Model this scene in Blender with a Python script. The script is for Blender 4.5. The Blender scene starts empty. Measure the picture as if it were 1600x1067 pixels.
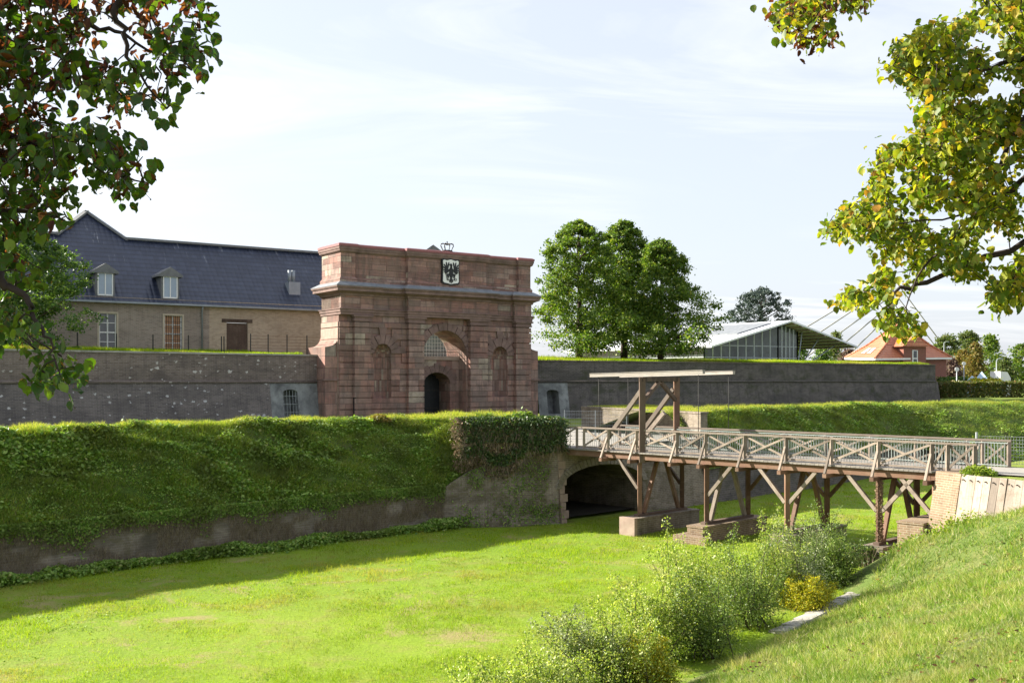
import bpy, math, random
import numpy as np
from mathutils import Vector, Matrix
random.seed(7); RNG = np.random.default_rng(7)
SC = bpy.context.scene
COL = SC.collection
# ------------------------------------------------------------ camera
cam = bpy.data.cameras.new("camera"); camo = bpy.data.objects.new("camera", cam); COL.objects.link(camo)
camo.location = (0, 0, 0); camo.rotation_euler = (math.radians(90), 0, 0)
cam.lens = 36; cam.sensor_width = 36; cam.shift_y = 60.5 / 1600; cam.clip_start = 0.1; cam.clip_end = 6000
SC.camera = camo
# ------------------------------------------------------------ light
SUN_AZ, SUN_EL = math.radians(163), math.radians(28)      # azimuth of the direction towards the sun, counter-clockwise from +X
sdir = Vector((math.cos(SUN_EL) * math.cos(SUN_AZ), math.cos(SUN_EL) * math.sin(SUN_AZ), math.sin(SUN_EL)))
sl = bpy.data.lights.new("sun", 'SUN'); sl.energy = 5.0; sl.angle = math.radians(0.5); sl.color = (1, .93, .80)
so = bpy.data.objects.new("sun", sl); COL.objects.link(so)
so.rotation_euler = sdir.to_track_quat('Z', 'Y').to_euler(); so.location = (-60, 20, 60)
SC.view_settings.view_transform = 'Standard'; SC.view_settings.look = 'None'
SC.view_settings.exposure = 1.74; SC.view_settings.gamma = 1
SC.render.engine = 'CYCLES'
SC.cycles.use_denoising = True
SC.cycles.max_bounces = 8; SC.cycles.transmission_bounces = 6; SC.cycles.transparent_max_bounces = 8
SC.cycles.diffuse_bounces = 5; SC.cycles.glossy_bounces = 2

# ------------------------------------------------------------ node helpers
class G:
    """small wrapper round a node tree"""
    def __init__(s, nt): s.nt = nt; s.n = nt.nodes; s.l = nt.links
    def new(s, t, **kw):
        n = s.n.new(t)
        for k, v in kw.items(): setattr(n, k, v)
        return n
    def put(s, sock, v):
        if isinstance(v, bpy.types.NodeSocket): s.l.new(v, sock)
        elif v is not None:
            if isinstance(v, (tuple, list)) and len(v) == 3 and sock.type == 'RGBA': v = (*v, 1)
            sock.default_value = v
    def math(s, op, a, b=None, c=None, clamp=False):
        n = s.new('ShaderNodeMath', operation=op); n.use_clamp = clamp
        s.put(n.inputs[0], a)
        if b is not None: s.put(n.inputs[1], b)
        if c is not None: s.put(n.inputs[2], c)
        return n.outputs[0]
    def vmath(s, op, a, b=None):
        n = s.new('ShaderNodeVectorMath', operation=op); s.put(n.inputs[0], a)
        if b is not None: s.put(n.inputs[1], b)
        return n.outputs[0]
    def noise(s, vec, scale, detail=4, rough=.55, dist=0, col=False):
        n = s.new('ShaderNodeTexNoise'); s.put(n.inputs['Vector'], vec)
        n.inputs['Scale'].default_value = scale; n.inputs['Detail'].default_value = detail
        n.inputs['Roughness'].default_value = rough; n.inputs['Distortion'].default_value = dist
        return n.outputs['Color' if col else 'Fac']
    def ramp(s, fac, stops, interp='LINEAR'):
        n = s.new('ShaderNodeValToRGB'); n.color_ramp.interpolation = interp
        e = n.color_ramp.elements
        while len(e) > 1: e.remove(e[-1])
        for i, (p, c) in enumerate(stops):
            el = e[0] if i == 0 else e.new(p)
            el.position = p; el.color = (*c, 1) if len(c) == 3 else c
        s.put(n.inputs[0], fac); return n.outputs[0]
    def mix(s, f, a, b, blend='MIX'):
        n = s.new('ShaderNodeMix', data_type='RGBA', blend_type=blend)
        s.put(n.inputs[0], f); s.put(n.inputs[6], a); s.put(n.inputs[7], b); return n.outputs[2]
    def range(s, v, a, b, c=0, d=1):
        n = s.new('ShaderNodeMapRange'); n.clamp = True
        s.put(n.inputs[0], v)
        for i, x in enumerate((a, b, c, d)): n.inputs[i + 1].default_value = x
        return n.outputs[0]
    def mapping(s, vec, scale=(1, 1, 1), loc=(0, 0, 0)):
        n = s.new('ShaderNodeMapping'); s.put(n.inputs[0], vec)
        n.inputs['Scale'].default_value = scale; n.inputs['Location'].default_value = loc; return n.outputs[0]
    def bump(s, h, strength=.5, dist=.02, nrm=None):
        n = s.new('ShaderNodeBump'); s.put(n.inputs['Height'], h)
        n.inputs['Strength'].default_value = strength; n.inputs['Distance'].default_value = dist
        if nrm: s.put(n.inputs['Normal'], nrm)
        return n.outputs[0]
    def pos(s): return s.new('ShaderNodeNewGeometry').outputs['Position']
    def uv(s): return s.new('ShaderNodeTexCoord').outputs['UV']
    def isl(s): return s.new('ShaderNodeNewGeometry').outputs['Random Per Island']

def material(name, col, rough=.8, nrm=None, spec=.3, metal=0, fn=None, transl=None, alpha=None):
    m = bpy.data.materials.new(name); m.use_nodes = True; g = G(m.node_tree)
    b = g.n['Principled BSDF']; out = g.n['Material Output']
    if fn:
        r = fn(g); col = r.get('col', col); rough = r.get('rough', rough); nrm = r.get('nrm', nrm)
    g.put(b.inputs['Base Color'], col); g.put(b.inputs['Roughness'], rough)
    b.inputs['Specular IOR Level'].default_value = spec; b.inputs['Metallic'].default_value = metal
    if nrm is not None: g.put(b.inputs['Normal'], nrm)
    if transl:
        f, tint = transl
        t = g.new('ShaderNodeBsdfTranslucent')
        g.put(t.inputs['Color'], g.mix(1.0, col, tint, 'MULTIPLY'))
        mx = g.new('ShaderNodeMixShader'); mx.inputs[0].default_value = f
        g.l.new(b.outputs[0], mx.inputs[1]); g.l.new(t.outputs[0], mx.inputs[2]); g.l.new(mx.outputs[0], out.inputs[0])
    return m

# ------------------------------------------------------------ world
W = bpy.data.worlds.new("World"); SC.world = W; W.use_nodes = True
g = G(W.node_tree); bg = g.n['Background']
sky = g.new('ShaderNodeTexSky', sky_type='NISHITA'); sky.sun_disc = False
sky.sun_elevation = SUN_EL; sky.sun_rotation = math.pi / 2 - SUN_AZ
sky.air_density = 1.0; sky.dust_density = 2.5; sky.ozone_density = 1.2; sky.altitude = 20
tc = g.new('ShaderNodeTexCoord').outputs['Generated']
sp = g.new('ShaderNodeSeparateXYZ'); g.put(sp.inputs[0], tc)
# thin high cloud: project the view direction on a plane overhead
zz = g.math('ADD', g.math('MAXIMUM', sp.outputs[2], 0.0), .12)
cx = g.math('DIVIDE', sp.outputs[0], zz); cy = g.math('DIVIDE', sp.outputs[1], zz)
cv = g.new('ShaderNodeCombineXYZ'); g.put(cv.inputs[0], cx); g.put(cv.inputs[1], cy)
n1 = g.noise(g.mapping(cv.outputs[0], (.35, 1.1, 1), (3.1, .4, 0)), 1.3, 7, .62, 1.2)
n2 = g.noise(g.mapping(cv.outputs[0], (.5, .5, 1), (7, 2, 0)), .6, 3, .5, .3)
cl = g.math('MULTIPLY', g.range(n1, .46, .72), g.range(n2, .36, .56))
veil = g.math('MULTIPLY', cl, .85, clamp=True)
skyc = g.mix(.74, sky.outputs[0], (3.05, 3.18, 3.52))          # high haze
skyc = g.mix(veil, skyc, (4.5, 4.5, 4.5))                 # cirrus
g.put(bg.inputs[0], skyc); bg.inputs[1].default_value = .088

# ------------------------------------------------------------ materials
def brickfn(base, var, mortar, bw=.26, bh=.075, dirt=(.05, .045, .035), moss=None, dirt_amt=.5, spots=None, seed=0, topdark=None, mort_amt=.85):
    def f(g):
        uv = g.uv(); b = g.new('ShaderNodeTexBrick'); g.put(b.inputs['Vector'], uv)
        b.offset = .5
        g.put(b.inputs['Color1'], (0, 0, 0)); g.put(b.inputs['Color2'], (1, 1, 1)); g.put(b.inputs['Mortar'], (.5, .5, .5))
        b.inputs['Scale'].default_value = 1; b.inputs['Brick Width'].default_value = bw; b.inputs['Row Height'].default_value = bh
        b.inputs['Mortar Size'].default_value = .013; b.inputs['Mortar Smooth'].default_value = .3
        c = g.ramp(b.outputs['Color'], [(0, base), (.5, var), (1, tuple(min(1, (x + y) * .62) for x, y in zip(base, var)))])
        n = g.noise(g.mapping(uv, (1, 1, 1), (seed, seed * 2, 0)), 3.1, 5, .7)
        c = g.mix(g.range(n, .3, .75, 0, .55), c, var)
        c = g.mix(g.math('MULTIPLY', b.outputs['Fac'], mort_amt), c, mortar)
        nl = g.noise(g.mapping(uv, (.35, .8, 1), (seed * 3.1, seed, 0)), .8, 7, .68, .8)
        c = g.mix(g.range(nl, .42, .68, 0, dirt_amt), c, dirt)
        ns = g.noise(g.mapping(uv, (2.4, .25, 1), (seed, 9, 0)), 1.2, 6, .7)
        c = g.mix(g.range(ns, .5, .75, 0, dirt_amt), c, dirt)
        if moss:
            nm = g.noise(g.mapping(uv, (.6, .9, 1), (5 + seed, 3, 0)), 1.1, 8, .75, .5)
            c = g.mix(g.range(nm, .5, .66, 0, .85), c, moss)
        if spots:
            v = g.new('ShaderNodeTexVoronoi'); wv = g.new('ShaderNodeVectorMath', operation='ADD'); g.put(wv.inputs[0], g.mapping(uv, (.9, 1.5, 1), (seed, 0, 0))); wn_ = g.vmath('SCALE', g.noise(uv, 5, 4, .8, col=True)); wn_.node.inputs['Scale'].default_value = .5; g.put(wv.inputs[1], wn_); g.put(v.inputs['Vector'], wv.outputs[0])
            v.inputs['Scale'].default_value = 2.5; v.inputs['Randomness'].default_value = 1
            nn = g.noise(uv, 6, 3, .6)
            d = g.math('ADD', v.outputs['Distance'], g.math('MULTIPLY', nn, .28))
            r = g.new('ShaderNodeSeparateColor'); g.put(r.inputs[0], v.outputs['Color'])
            thr = g.math('MULTIPLY', g.math('POWER', r.outputs[0], 2.0), .34)
            clu = g.range(g.noise(g.mapping(uv, (.5, .9, 1), (seed, 4, 0)), .9, 4, .6), .35, .65, -.10, .12)
            m = g.range(g.math('SUBTRACT', g.math('ADD', g.math('ADD', thr, .11), clu), d), 0, .07)
            c = g.mix(m, c, spots)
        h = g.math('SUBTRACT', g.math('MULTIPLY', n, .6), b.outputs['Fac'])
        return dict(col=c, rough=.92, nrm=g.bump(h, .7, .02))
    return f

def stonefn(g, RH=.9, BW=1.5):
    """coursed red sandstone: every block its own tone"""
    uv = g.uv(); s = g.new('ShaderNodeSeparateXYZ'); g.put(s.inputs[0], uv)
    v = g.math('DIVIDE', g.math('ADD', s.outputs[1], 40.5), RH); row = g.math('FLOOR', v); fv = g.math('FRACT', v)
    wr = g.new('ShaderNodeTexWhiteNoise', noise_dimensions='1D'); g.put(wr.inputs['W'], row)
    u = g.math('ADD', g.math('DIVIDE', s.outputs[0], BW), g.math('MULTIPLY', wr.outputs[0], 7.3))
    colm = g.math('FLOOR', u); fu = g.math('FRACT', u)
    cv = g.new('ShaderNodeCombineXYZ'); g.put(cv.inputs[0], row); g.put(cv.inputs[1], colm)
    wn = g.new('ShaderNodeTexWhiteNoise', noise_dimensions='2D'); g.put(wn.inputs['Vector'], cv.outputs[0])
    c = g.ramp(wn.outputs[0], [(0, (.13, .062, .05)), (.14, (.24, .125, .10)), (.28, (.16, .08, .068)), (.42, (.28, .155, .125)), (.56, (.19, .105, .085)), (.66, (.225, .10, .08)),
                               (.75, (.26, .175, .15)), (.85, (.145, .10, .088)), (.92, (.34, .285, .22)), (.965, (.27, .235, .19))], 'CONSTANT')
    lay = g.noise(g.mapping(uv, (.6, 5, 1)), 2, 5, .65)
    c = g.mix(g.range(lay, .3, .75, 0, .45), c, (.36, .21, .175))
    n = g.noise(g.pos(), 1.1, 7, .7)
    c = g.mix(1, c, (1.2, 1.24, 1.24), 'MULTIPLY')
    c = g.mix(g.range(n, .44, .68, 0, .68), c, (.10, .075, .07))
    n2 = g.noise(g.mapping(uv, (.25, .6, 1)), 1.0, 6, .7); c = g.mix(g.range(n2, .5, .68, 0, .5), c, (.30, .20, .16))
    st = g.noise(g.mapping(uv, (1.6, .22, 1)), 1.3, 6, .7)
    c = g.mix(g.range(st, .48, .68, 0, .75), c, (.10, .08, .068))
    g2 = g.noise(g.pos(), .45, 5, .65); c = g.mix(g.range(g2, .45, .65, 0, .45), c, (.19, .155, .13))
    e1 = g.math('MINIMUM', fv, g.math('SUBTRACT', 1, fv)); e2 = g.math('MULTIPLY', g.math('MINIMUM', fu, g.math('SUBTRACT', 1, fu)), 2.5)
    e = g.range(g.math('MINIMUM', e1, e2), .01, .045)
    c = g.mix(g.math('SUBTRACT', 1, e), c, g.mix(.6, c, (.12, .08, .07)))
    hh = g.math('ADD', g.math('MULTIPLY', e, .8), g.math('MULTIPLY', g.noise(g.pos(), 9, 5, .7), .9))
    return dict(col=c, rough=.88, nrm=g.bump(hh, .8, .04))

def noisy(a, b, scale=3, rough=.8, bump=.3, bd=.01, c3=None, stretch=None, detail=6, s2=.5):
    def f(g):
        p = g.mapping(g.uv(), stretch) if stretch else g.pos()
        n = g.noise(p, scale, detail, .65)
        c = g.mix(g.range(n, .32, .68), a, b)
        if stretch:
            oi = g.new('ShaderNodeObjectInfo').outputs['Random']; k = g.range(oi, 0, 1, .55, 1.25); kc = g.new('ShaderNodeCombineXYZ')
            for q in range(3): g.put(kc.inputs[q], k)
            c = g.mix(1, c, kc.outputs[0], 'MULTIPLY')
            kn = g.noise(g.mapping(g.uv(), (.6, 30, 1)), 2.5, 3, .8); c = g.mix(g.range(kn, .56, .66, 0, .7), c, tuple(x * .3 for x in b))
        if c3:
            m = g.noise(g.pos(), s2, 6, .7)
            c = g.mix(g.range(m, .48, .68, 0, .8), c, c3)
        return dict(col=c, rough=rough, nrm=g.bump(n, bump, bd))
    return f

def foliagefn(stops, big=None, bigscale=.4, mottle=None):
    def f(g):
        c = g.ramp(g.isl(), stops)
        if mottle:
            n = g.noise(g.pos(), 38, 5, .7); c = g.mix(g.range(n, .52, .66, 0, .75), c, mottle)
            k = g.noise(g.pos(), 11, 3, .6); c = g.mix(g.range(k, .4, .7, 0, .5), c, g.mix(1, c, (.5, .55, .5), 'MULTIPLY'))
        if big:
            n = g.noise(g.pos(), bigscale, 3, .5); c = g.mix(g.range(n, .45, .6, 0, .7), c, big)
        return dict(col=c, rough=.5)
    return f

M = {}
M['stone'] = material('sandstone', None, fn=stonefn)
M['stone_small'] = material('sandstone_coursed', None, fn=lambda g: stonefn(g, .45, 1.3))
M['stone_trim'] = material('sandstone_trim', None, fn=noisy((.24, .158, .14), (.15, .10, .087), 1.7, .88, .6, .03, c3=(.09, .065, .055)))
M['stone_pale'] = material('sandstone_pale', None, fn=noisy((.36, .28, .23), (.29, .20, .165), 2.2, .88, .5, .02, c3=(.2, .15, .12)))
M['cap'] = material('red_capping', None, fn=noisy((.27, .10, .105), (.20, .085, .085), 2, .6, .2))
M['lead'] = material('lead_flashing', None, fn=noisy((.14, .155, .175), (.22, .235, .255), 2, .6, .2))
M['brick_left'] = material('curtain_brick', None, fn=brickfn((.12, .088, .078), (.20, .155, .14), (.27, .245, .225), dirt=(.055, .048, .048), dirt_amt=.6, spots=(.50, .47, .46), seed=2, bh=.11, bw=.36))
M['brick_low'] = material('batter_brick', None, fn=brickfn((.095, .082, .085), (.16, .135, .13), (.23, .21, .20), dirt=(.045, .042, .045), dirt_amt=.6, spots=(.46, .45, .46), seed=5, bh=.1, bw=.34))
M['brick_right'] = material('bastion_brick', None, fn=brickfn((.075, .064, .062), (.125, .108, .10), (.21, .195, .185), dirt=(.042, .04, .04), dirt_amt=.75, moss=(.05, .055, .03), seed=8, bh=.13, bw=.38))
M['brick_moss'] = material('mossy_brick', None, fn=brickfn((.15, .12, .095), (.23, .19, .15), (.30, .27, .23), dirt=(.065, .055, .04), moss=(.09, .08, .03), seed=3, dirt_amt=.85, bh=.1, bw=.3))
M['brick_abut'] = material('abutment_brick', None, fn=brickfn((.155, .12, .092), (.23, .185, .145), (.34, .31, .26), dirt=(.06, .05, .034), moss=(.085, .075, .03), seed=11, dirt_amt=.75, bh=.1, bw=.3))
M['brick_ring'] = material('arch_brick', None, fn=brickfn((.24, .20, .16), (.32, .28, .23), (.3, .27, .24), dirt=(.09, .075, .05), moss=(.12, .10, .04), seed=31, dirt_amt=.6))
M['brick_tan'] = material('tan_brick', None, fn=brickfn((.15, .095, .06), (.24, .165, .105), (.36, .31, .24), dirt=(.08, .06, .04), seed=13, dirt_amt=.6, bh=.09, bw=.28))
M['brick_house'] = material('barracks_brick', None, fn=brickfn((.20, .155, .125), (.33, .27, .22), (.40, .37, .33), dirt=(.12, .10, .085), seed=17, dirt_amt=.4, bw=.3, bh=.1))
M['brick_yellow'] = material('yellow_brick', None, fn=brickfn((.36, .28, .20), (.48, .39, .29), (.40, .35, .28), dirt=(.2, .155, .11), seed=19, dirt_amt=.3, bw=.3, bh=.1))
M['brick_red'] = material('red_brick', None, fn=brickfn((.20, .065, .045), (.27, .09, .06), (.28, .2, .17), seed=23, dirt_amt=.1))
M['cement'] = material('grey_render', None, fn=noisy((.27, .28, .28), (.12, .125, .13), .9, .95, .6, .03, c3=(.07, .07, .075), s2=1.2))
M['concrete'] = material('concrete', None, fn=noisy((.38, .36, .33), (.24, .235, .21), 1.5, .9, .4, .01, c3=(.13, .13, .09), s2=1.3))
M['wood_pale'] = material('weathered_wood', None, fn=noisy((.33, .275, .225), (.20, .16, .13), 3, .8, .5, .008, stretch=(1, 22, 1), c3=(.12, .09, .07), s2=1.8))
M['wood_grey'] = material('silver_wood', None, fn=noisy((.38, .35, .315), (.25, .23, .21), 2, .8, .5, .008, stretch=(1, 18, 1), c3=(.3, .26, .22), s2=2))
M['wood_red'] = material('reddish_wood', None, fn=noisy((.185, .10, .062), (.11, .062, .042), 3, .7, .5, .008, stretch=(1, 22, 1), c3=(.21, .14, .095), s2=1.3))
M['wood_dark'] = material('dark_wood', None, fn=noisy((.12, .08, .06), (.065, .046, .036), 3, .8, .5, .008, stretch=(1, 20, 1), c3=(.15, .11, .08), s2=1.4))
M['planks'] = material('plank_wall', None, fn=noisy((.36, .30, .25), (.25, .205, .17), 2.2, .85, .6, .01, stretch=(9, .8, 1), c3=(.15, .12, .09), s2=2.2))
M['steel'] = material('galvanised_steel', None, fn=noisy((.42, .45, .46), (.30, .33, .34), 4, .45, .1), metal=.4)
M['baluster'] = material('grey_green_bars', None, fn=noisy((.36, .41, .39), (.26, .30, .29), 3, .5, .1), metal=.2)
M['iron'] = material('dark_iron', None, fn=noisy((.02, .02, .022), (.04, .035, .03), 4, .6, .2))
M['black'] = material('black_paint', None, fn=noisy((.012, .013, .015), (.02, .021, .024), 4, .45, .1))
M['white'] = material('white_paint', None, fn=noisy((.78, .78, .76), (.70, .70, .68), 4, .5, .1))
M['dark'] = material('painted_tunnel_dark', None, fn=noisy((.012, .011, .010), (.02, .018, .016), 2, 1, .2))
M['glass_sky'] = material('sky_painted_glass', None, fn=noisy((.22, .28, .36), (.30, .37, .46), .6, .15, .02), spec=.6)  # sky reflection painted in as a pale blue base colour
M['glass_dark'] = material('shaded_glass', None, fn=noisy((.03, .04, .042), (.10, .12, .12), .25, .12, .02, c3=(.02, .03, .02), s2=.6), spec=.5)
M['glass'] = material('window_glass', None, fn=noisy((.02, .025, .03), (.035, .04, .05), .6, .08, .02), spec=.8)
M['asphalt'] = material('path_gravel', None, fn=noisy((.30, .28, .25), (.22, .21, .19), 6, .95, .5, .01))
M['bark'] = material('bark', None, fn=noisy((.085, .062, .045), (.04, .03, .024), 5, .9, .8, .02))
M['twig'] = material('twig_bark', None, fn=noisy((.05, .035, .03), (.03, .022, .02), 8, .9, .3))
M['zinc'] = material('zinc_grey', None, fn=noisy((.30, .33, .36), (.22, .25, .28), 2, .5, .1), metal=.3)
M['slate'] = material('grey_cladding', None, fn=noisy((.12, .125, .13), (.17, .175, .18), 3, .6, .2))
M['frame_stone'] = material('cream_stone_frame', None, fn=noisy((.50, .44, .34), (.42, .36, .28), 3, .8, .3))
M['curtain'] = material('orange_blind', None, fn=noisy((.42, .22, .12), (.52, .32, .2), 3, .8, .1))
M['soil_in_shade'] = material('shade_darkened_soil', None, fn=noisy((.045, .04, .028), (.025, .022, .018), 2, .8, .6, .03))  # tunnel soil, its colour darkened to paint in the shade
M['seed'] = material('seed_ball', (.09, .06, .04))

def tilefn(base, alt, sx=.30, sy=.36, seed=0, streak=None):
    def f(g):
        uv = g.uv(); s = g.new('ShaderNodeSeparateXYZ'); g.put(s.inputs[0], uv)
        fu = g.math('FRACT', g.math('DIVIDE', s.outputs[0], sx)); fv = g.math('FRACT', g.math('DIVIDE', s.outputs[1], sy))
        cv = g.new('ShaderNodeCombineXYZ')
        g.put(cv.inputs[0], g.math('FLOOR', g.math('DIVIDE', s.outputs[0], sx))); g.put(cv.inputs[1], g.math('FLOOR', g.math('DIVIDE', s.outputs[1], sy)))
        wn = g.new('ShaderNodeTexWhiteNoise', noise_dimensions='2D'); g.put(wn.inputs['Vector'], cv.outputs[0])
        c = g.mix(wn.outputs[0], base, alt)
        n = g.noise(uv, .5, 5, .6); c = g.mix(g.range(n, .4, .7, 0, .4), c, tuple(x * .6 for x in base))
        if streak:
            k = g.noise(g.mapping(uv, (1.5, .14, 1)), 2.2, 5, .7)
            top = g.range(s.outputs[1], 4.6, 7.4)
            c = g.mix(g.math('MULTIPLY', g.range(k, .6, .68), top), c, streak)
        wave = g.math('SINE', g.math('MULTIPLY', fu, math.pi))
        c = g.mix(g.range(fv, .0, .38, .85, 0), c, tuple(x * .3 for x in base))
        h = g.math('ADD', g.math('MULTIPLY', wave, .45), g.math('MULTIPLY', g.math('SUBTRACT', 1, fv), 1.3))
        return dict(col=c, rough=.42, nrm=g.bump(h, 1.0, .06))
    return f
M['tile_blue'] = material('dark_glazed_tile', None, spec=.45, fn=tilefn((.021, .028, .052), (.036, .046, .078), .42, .48, streak=(.3, .31, .33)))
M['tile_red'] = material('orange_clay_tile', None, fn=tilefn((.50, .17, .085), (.58, .23, .12), .3, .5))
M['roof_metal'] = material('pale_metal_roof', None, fn=noisy((.74, .76, .80), (.62, .65, .70), .6, .4, .05))

def grassfn(a, b, dry, dirt, s1=.25, s2=1.2, dirt_lo=.62):
    def f(g):
        p = g.pos(); n = g.noise(p, s1, 5, .6); m = g.noise(p, s2, 7, .7); k = g.noise(p, 9, 5, .75)
        c = g.mix(g.range(n, .35, .65), a, b)
        c = g.mix(g.range(m, .48, .7, 0, .6), c, dry)
        c = g.mix(g.range(k, .35, .75, 0, .5), c, tuple(x * .45 for x in a))
        q = g.noise(p, .35, 8, .72, .6); c = g.mix(g.range(q, dirt_lo, dirt_lo + .1, 0, .7), c, dirt)
        return dict(col=c, rough=.95, nrm=g.bump(g.math('ADD', k, m), .9, .05))
    return f
M['lawn'] = material('moat_grass_ground', None, fn=grassfn((.14, .23, .008), (.20, .29, .012), (.24, .20, .06), (.27, .20, .10), .12, .9, .55))
M['bank_soil'] = material('bank_ground', None, fn=grassfn((.075, .12, .02), (.11, .15, .03), (.20, .17, .07), (.22, .165, .095), .4, 1.6, .56))
M['slope_soil'] = material('slope_ground', None, fn=grassfn((.07, .12, .022), (.10, .15, .028), (.11, .09, .045), (.07, .05, .035), .3, 1.4, .55))
M['plateau'] = material('meadow_ground', None, fn=grassfn((.15, .22, .02), (.19, .24, .028), (.18, .18, .05), (.16, .14, .07), .1, .6))

def bladefn(stops, patch=None, ps=.5, lo=.5):
    def f(g):
        c = g.ramp(g.isl(), stops); p = g.pos()
        if patch:
            n = g.noise(p, ps, 6, .68); c = g.mix(g.range(n, lo, lo + .16, 0, .8), c, patch)
            n = g.noise(p, ps * .55, 5, .6, .5); c = g.mix(g.range(n, .42, .62, 0, .6), c, g.mix(1, c, (.55, .66, .7), 'MULTIPLY'))
            n = g.noise(p, 2.3, 4, .7); c = g.mix(g.range(n, .5, .66, 0, .55), c, g.mix(1, c, (.5, .6, .6), 'MULTIPLY'))
        return dict(col=c, rough=.6)
    return f
YT = (1.35, 1.45, .55)
M['blade_lawn'] = material('lawn_blades', None, spec=.15, transl=(.45, YT), fn=bladefn([(0, (.14, .24, .004)), (.5, (.25, .35, .006)), (.85, (.35, .41, .010)), (1, (.36, .34, .08))], (.36, .28, .09), .22, .48))
M['blade_bank'] = material('bank_blades', None, spec=.2, transl=(.4, YT), fn=bladefn([(0, (.10, .20, .02)), (.4, (.18, .28, .035)), (.7, (.27, .33, .06)), (.86, (.44, .40, .17)), (1, (.60, .54, .33))], (.44, .37, .18), .7, .5))
M['blade_slope'] = material('slope_blades', None, spec=.15, transl=(.35, YT), fn=bladefn([(0, (.13, .21, .025)), (.5, (.23, .31, .04)), (.85, (.32, .36, .07)), (1, (.40, .32, .15))], (.10, .10, .035), .6, .5))
M['blade_crest'] = material('crest_blades', None, spec=.15, transl=(.45, YT), fn=bladefn([(0, (.18, .24, .025)), (.5, (.30, .33, .05)), (1, (.46, .40, .14))], None))
M['lawn_weed'] = material('lawn_weed_leaves', None, spec=.2, transl=(.35, YT), fn=foliagefn([(0, (.10, .19, .008)), (.5, (.18, .28, .012)), (.9, (.26, .34, .02)), (1, (.40, .34, .12))]))
M['weed'] = material('weed_leaves', None, spec=.25, transl=(.35, YT), fn=foliagefn([(0, (.10, .19, .035)), (.5, (.19, .31, .06)), (.9, (.31, .42, .11)), (1, (.40, .38, .14))], (.13, .17, .04), .6))
M['dry_twigs'] = material('dry_stems', None, spec=.1, fn=foliagefn([(0, (.13, .10, .07)), (.6, (.23, .18, .12)), (1, (.33, .27, .18))]))
M['ivy'] = material('ivy_leaves', None, spec=.4, transl=(.25, YT), fn=foliagefn([(0, (.03, .06, .018)), (.5, (.05, .095, .025)), (.9, (.09, .14, .035)), (1, (.18, .14, .06))]))
M['ivy_brown'] = material('withered_ivy', None, spec=.1, transl=(.2, (1, 1, 1)), fn=foliagefn([(0, (.10, .085, .045)), (.4, (.20, .145, .09)), (.8, (.28, .20, .13)), (1, (.08, .10, .035))]))
M['linden'] = material('linden_crown', None, spec=.3, transl=(.42, YT), fn=foliagefn([(0, (.05, .10, .016)), (.55, (.10, .17, .026)), (.9, (.19, .25, .04)), (1, (.30, .29, .06))]))
M['crown_dark'] = material('dark_crown', None, spec=.3, transl=(.35, YT), fn=foliagefn([(0, (.04, .09, .022)), (.6, (.08, .15, .035)), (1, (.20, .27, .05))]))
M['conifer'] = material('conifer_needles', None, spec=.3, transl=(.15, (1, 1, 1)), fn=foliagefn([(0, (.035, .06, .05)), (.6, (.06, .09, .075)), (1, (.10, .13, .11))]))
M['crown_far'] = material('far_crown', None, spec=.2, transl=(.35, YT), fn=foliagefn([(0, (.06, .095, .03)), (.6, (.10, .14, .045)), (1, (.17, .17, .06))]))
M['crown_autumn'] = material('autumn_crown', None, spec=.2, transl=(.35, (1.3, 1.2, .6)), fn=foliagefn([(0, (.11, .12, .03)), (.6, (.18, .16, .04)), (1, (.24, .15, .05))]))
M['crown_purple'] = material('purple_crown', None, spec=.2, transl=(.3, (1.2, 1, 1)), fn=foliagefn([(0, (.09, .06, .055)), (.6, (.14, .095, .08)), (1, (.17, .14, .08))]))
M['shrub'] = material('willow_leaves', None, spec=.4, transl=(.4, YT), fn=foliagefn([(0, (.10, .17, .025)), (.45, (.22, .30, .05)), (.8, (.36, .41, .09)), (1, (.55, .54, .22))]))
M['shrub_silver'] = material('silvery_leaves', None, spec=.5, transl=(.25, (1.1, 1.1, .9)), fn=foliagefn([(0, (.10, .14, .05)), (.5, (.20, .25, .10)), (1, (.38, .42, .22))]))
M['shrub_dark'] = material('dark_shrub_leaves', None, spec=.4, transl=(.3, YT), fn=foliagefn([(0, (.06, .11, .022)), (.6, (.13, .20, .036)), (1, (.28, .34, .09))]))
M['shrub_yellow'] = material('yellow_shrub_leaves', None, spec=.3, transl=(.4, (1.3, 1.2, .4)), fn=foliagefn([(0, (.15, .20, .02)), (.5, (.32, .34, .025)), (1, (.55, .46, .03))]))
M['hedge'] = material('hedge_leaves', None, spec=.3, transl=(.35, YT), fn=foliagefn([(0, (.06, .085, .02)), (.5, (.10, .125, .03)), (.85, (.16, .14, .045)), (1, (.22, .13, .06))]))
M['bright_ivy'] = material('bright_ivy', None, spec=.4, transl=(.4, YT), fn=foliagefn([(0, (.10, .17, .02)), (.5, (.18, .26, .03)), (1, (.30, .33, .05))]))
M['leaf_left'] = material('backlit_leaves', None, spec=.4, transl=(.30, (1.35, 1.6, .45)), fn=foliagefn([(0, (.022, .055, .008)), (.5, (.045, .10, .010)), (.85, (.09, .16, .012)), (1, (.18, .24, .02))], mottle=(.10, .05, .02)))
M['leaf_brown'] = material('withered_leaves', None, spec=.2, transl=(.35, (1.5, .9, .6)), fn=foliagefn([(0, (.055, .022, .015)), (.6, (.11, .045, .022)), (.9, (.20, .09, .03)), (1, (.36, .18, .06))], mottle=(.05, .025, .015)))
M['bract'] = material('tan_bracts', None, spec=.2, transl=(.5, (1.5, 1.1, .6)), fn=foliagefn([(0, (.16, .10, .03)), (1, (.32, .20, .06))]))
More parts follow.
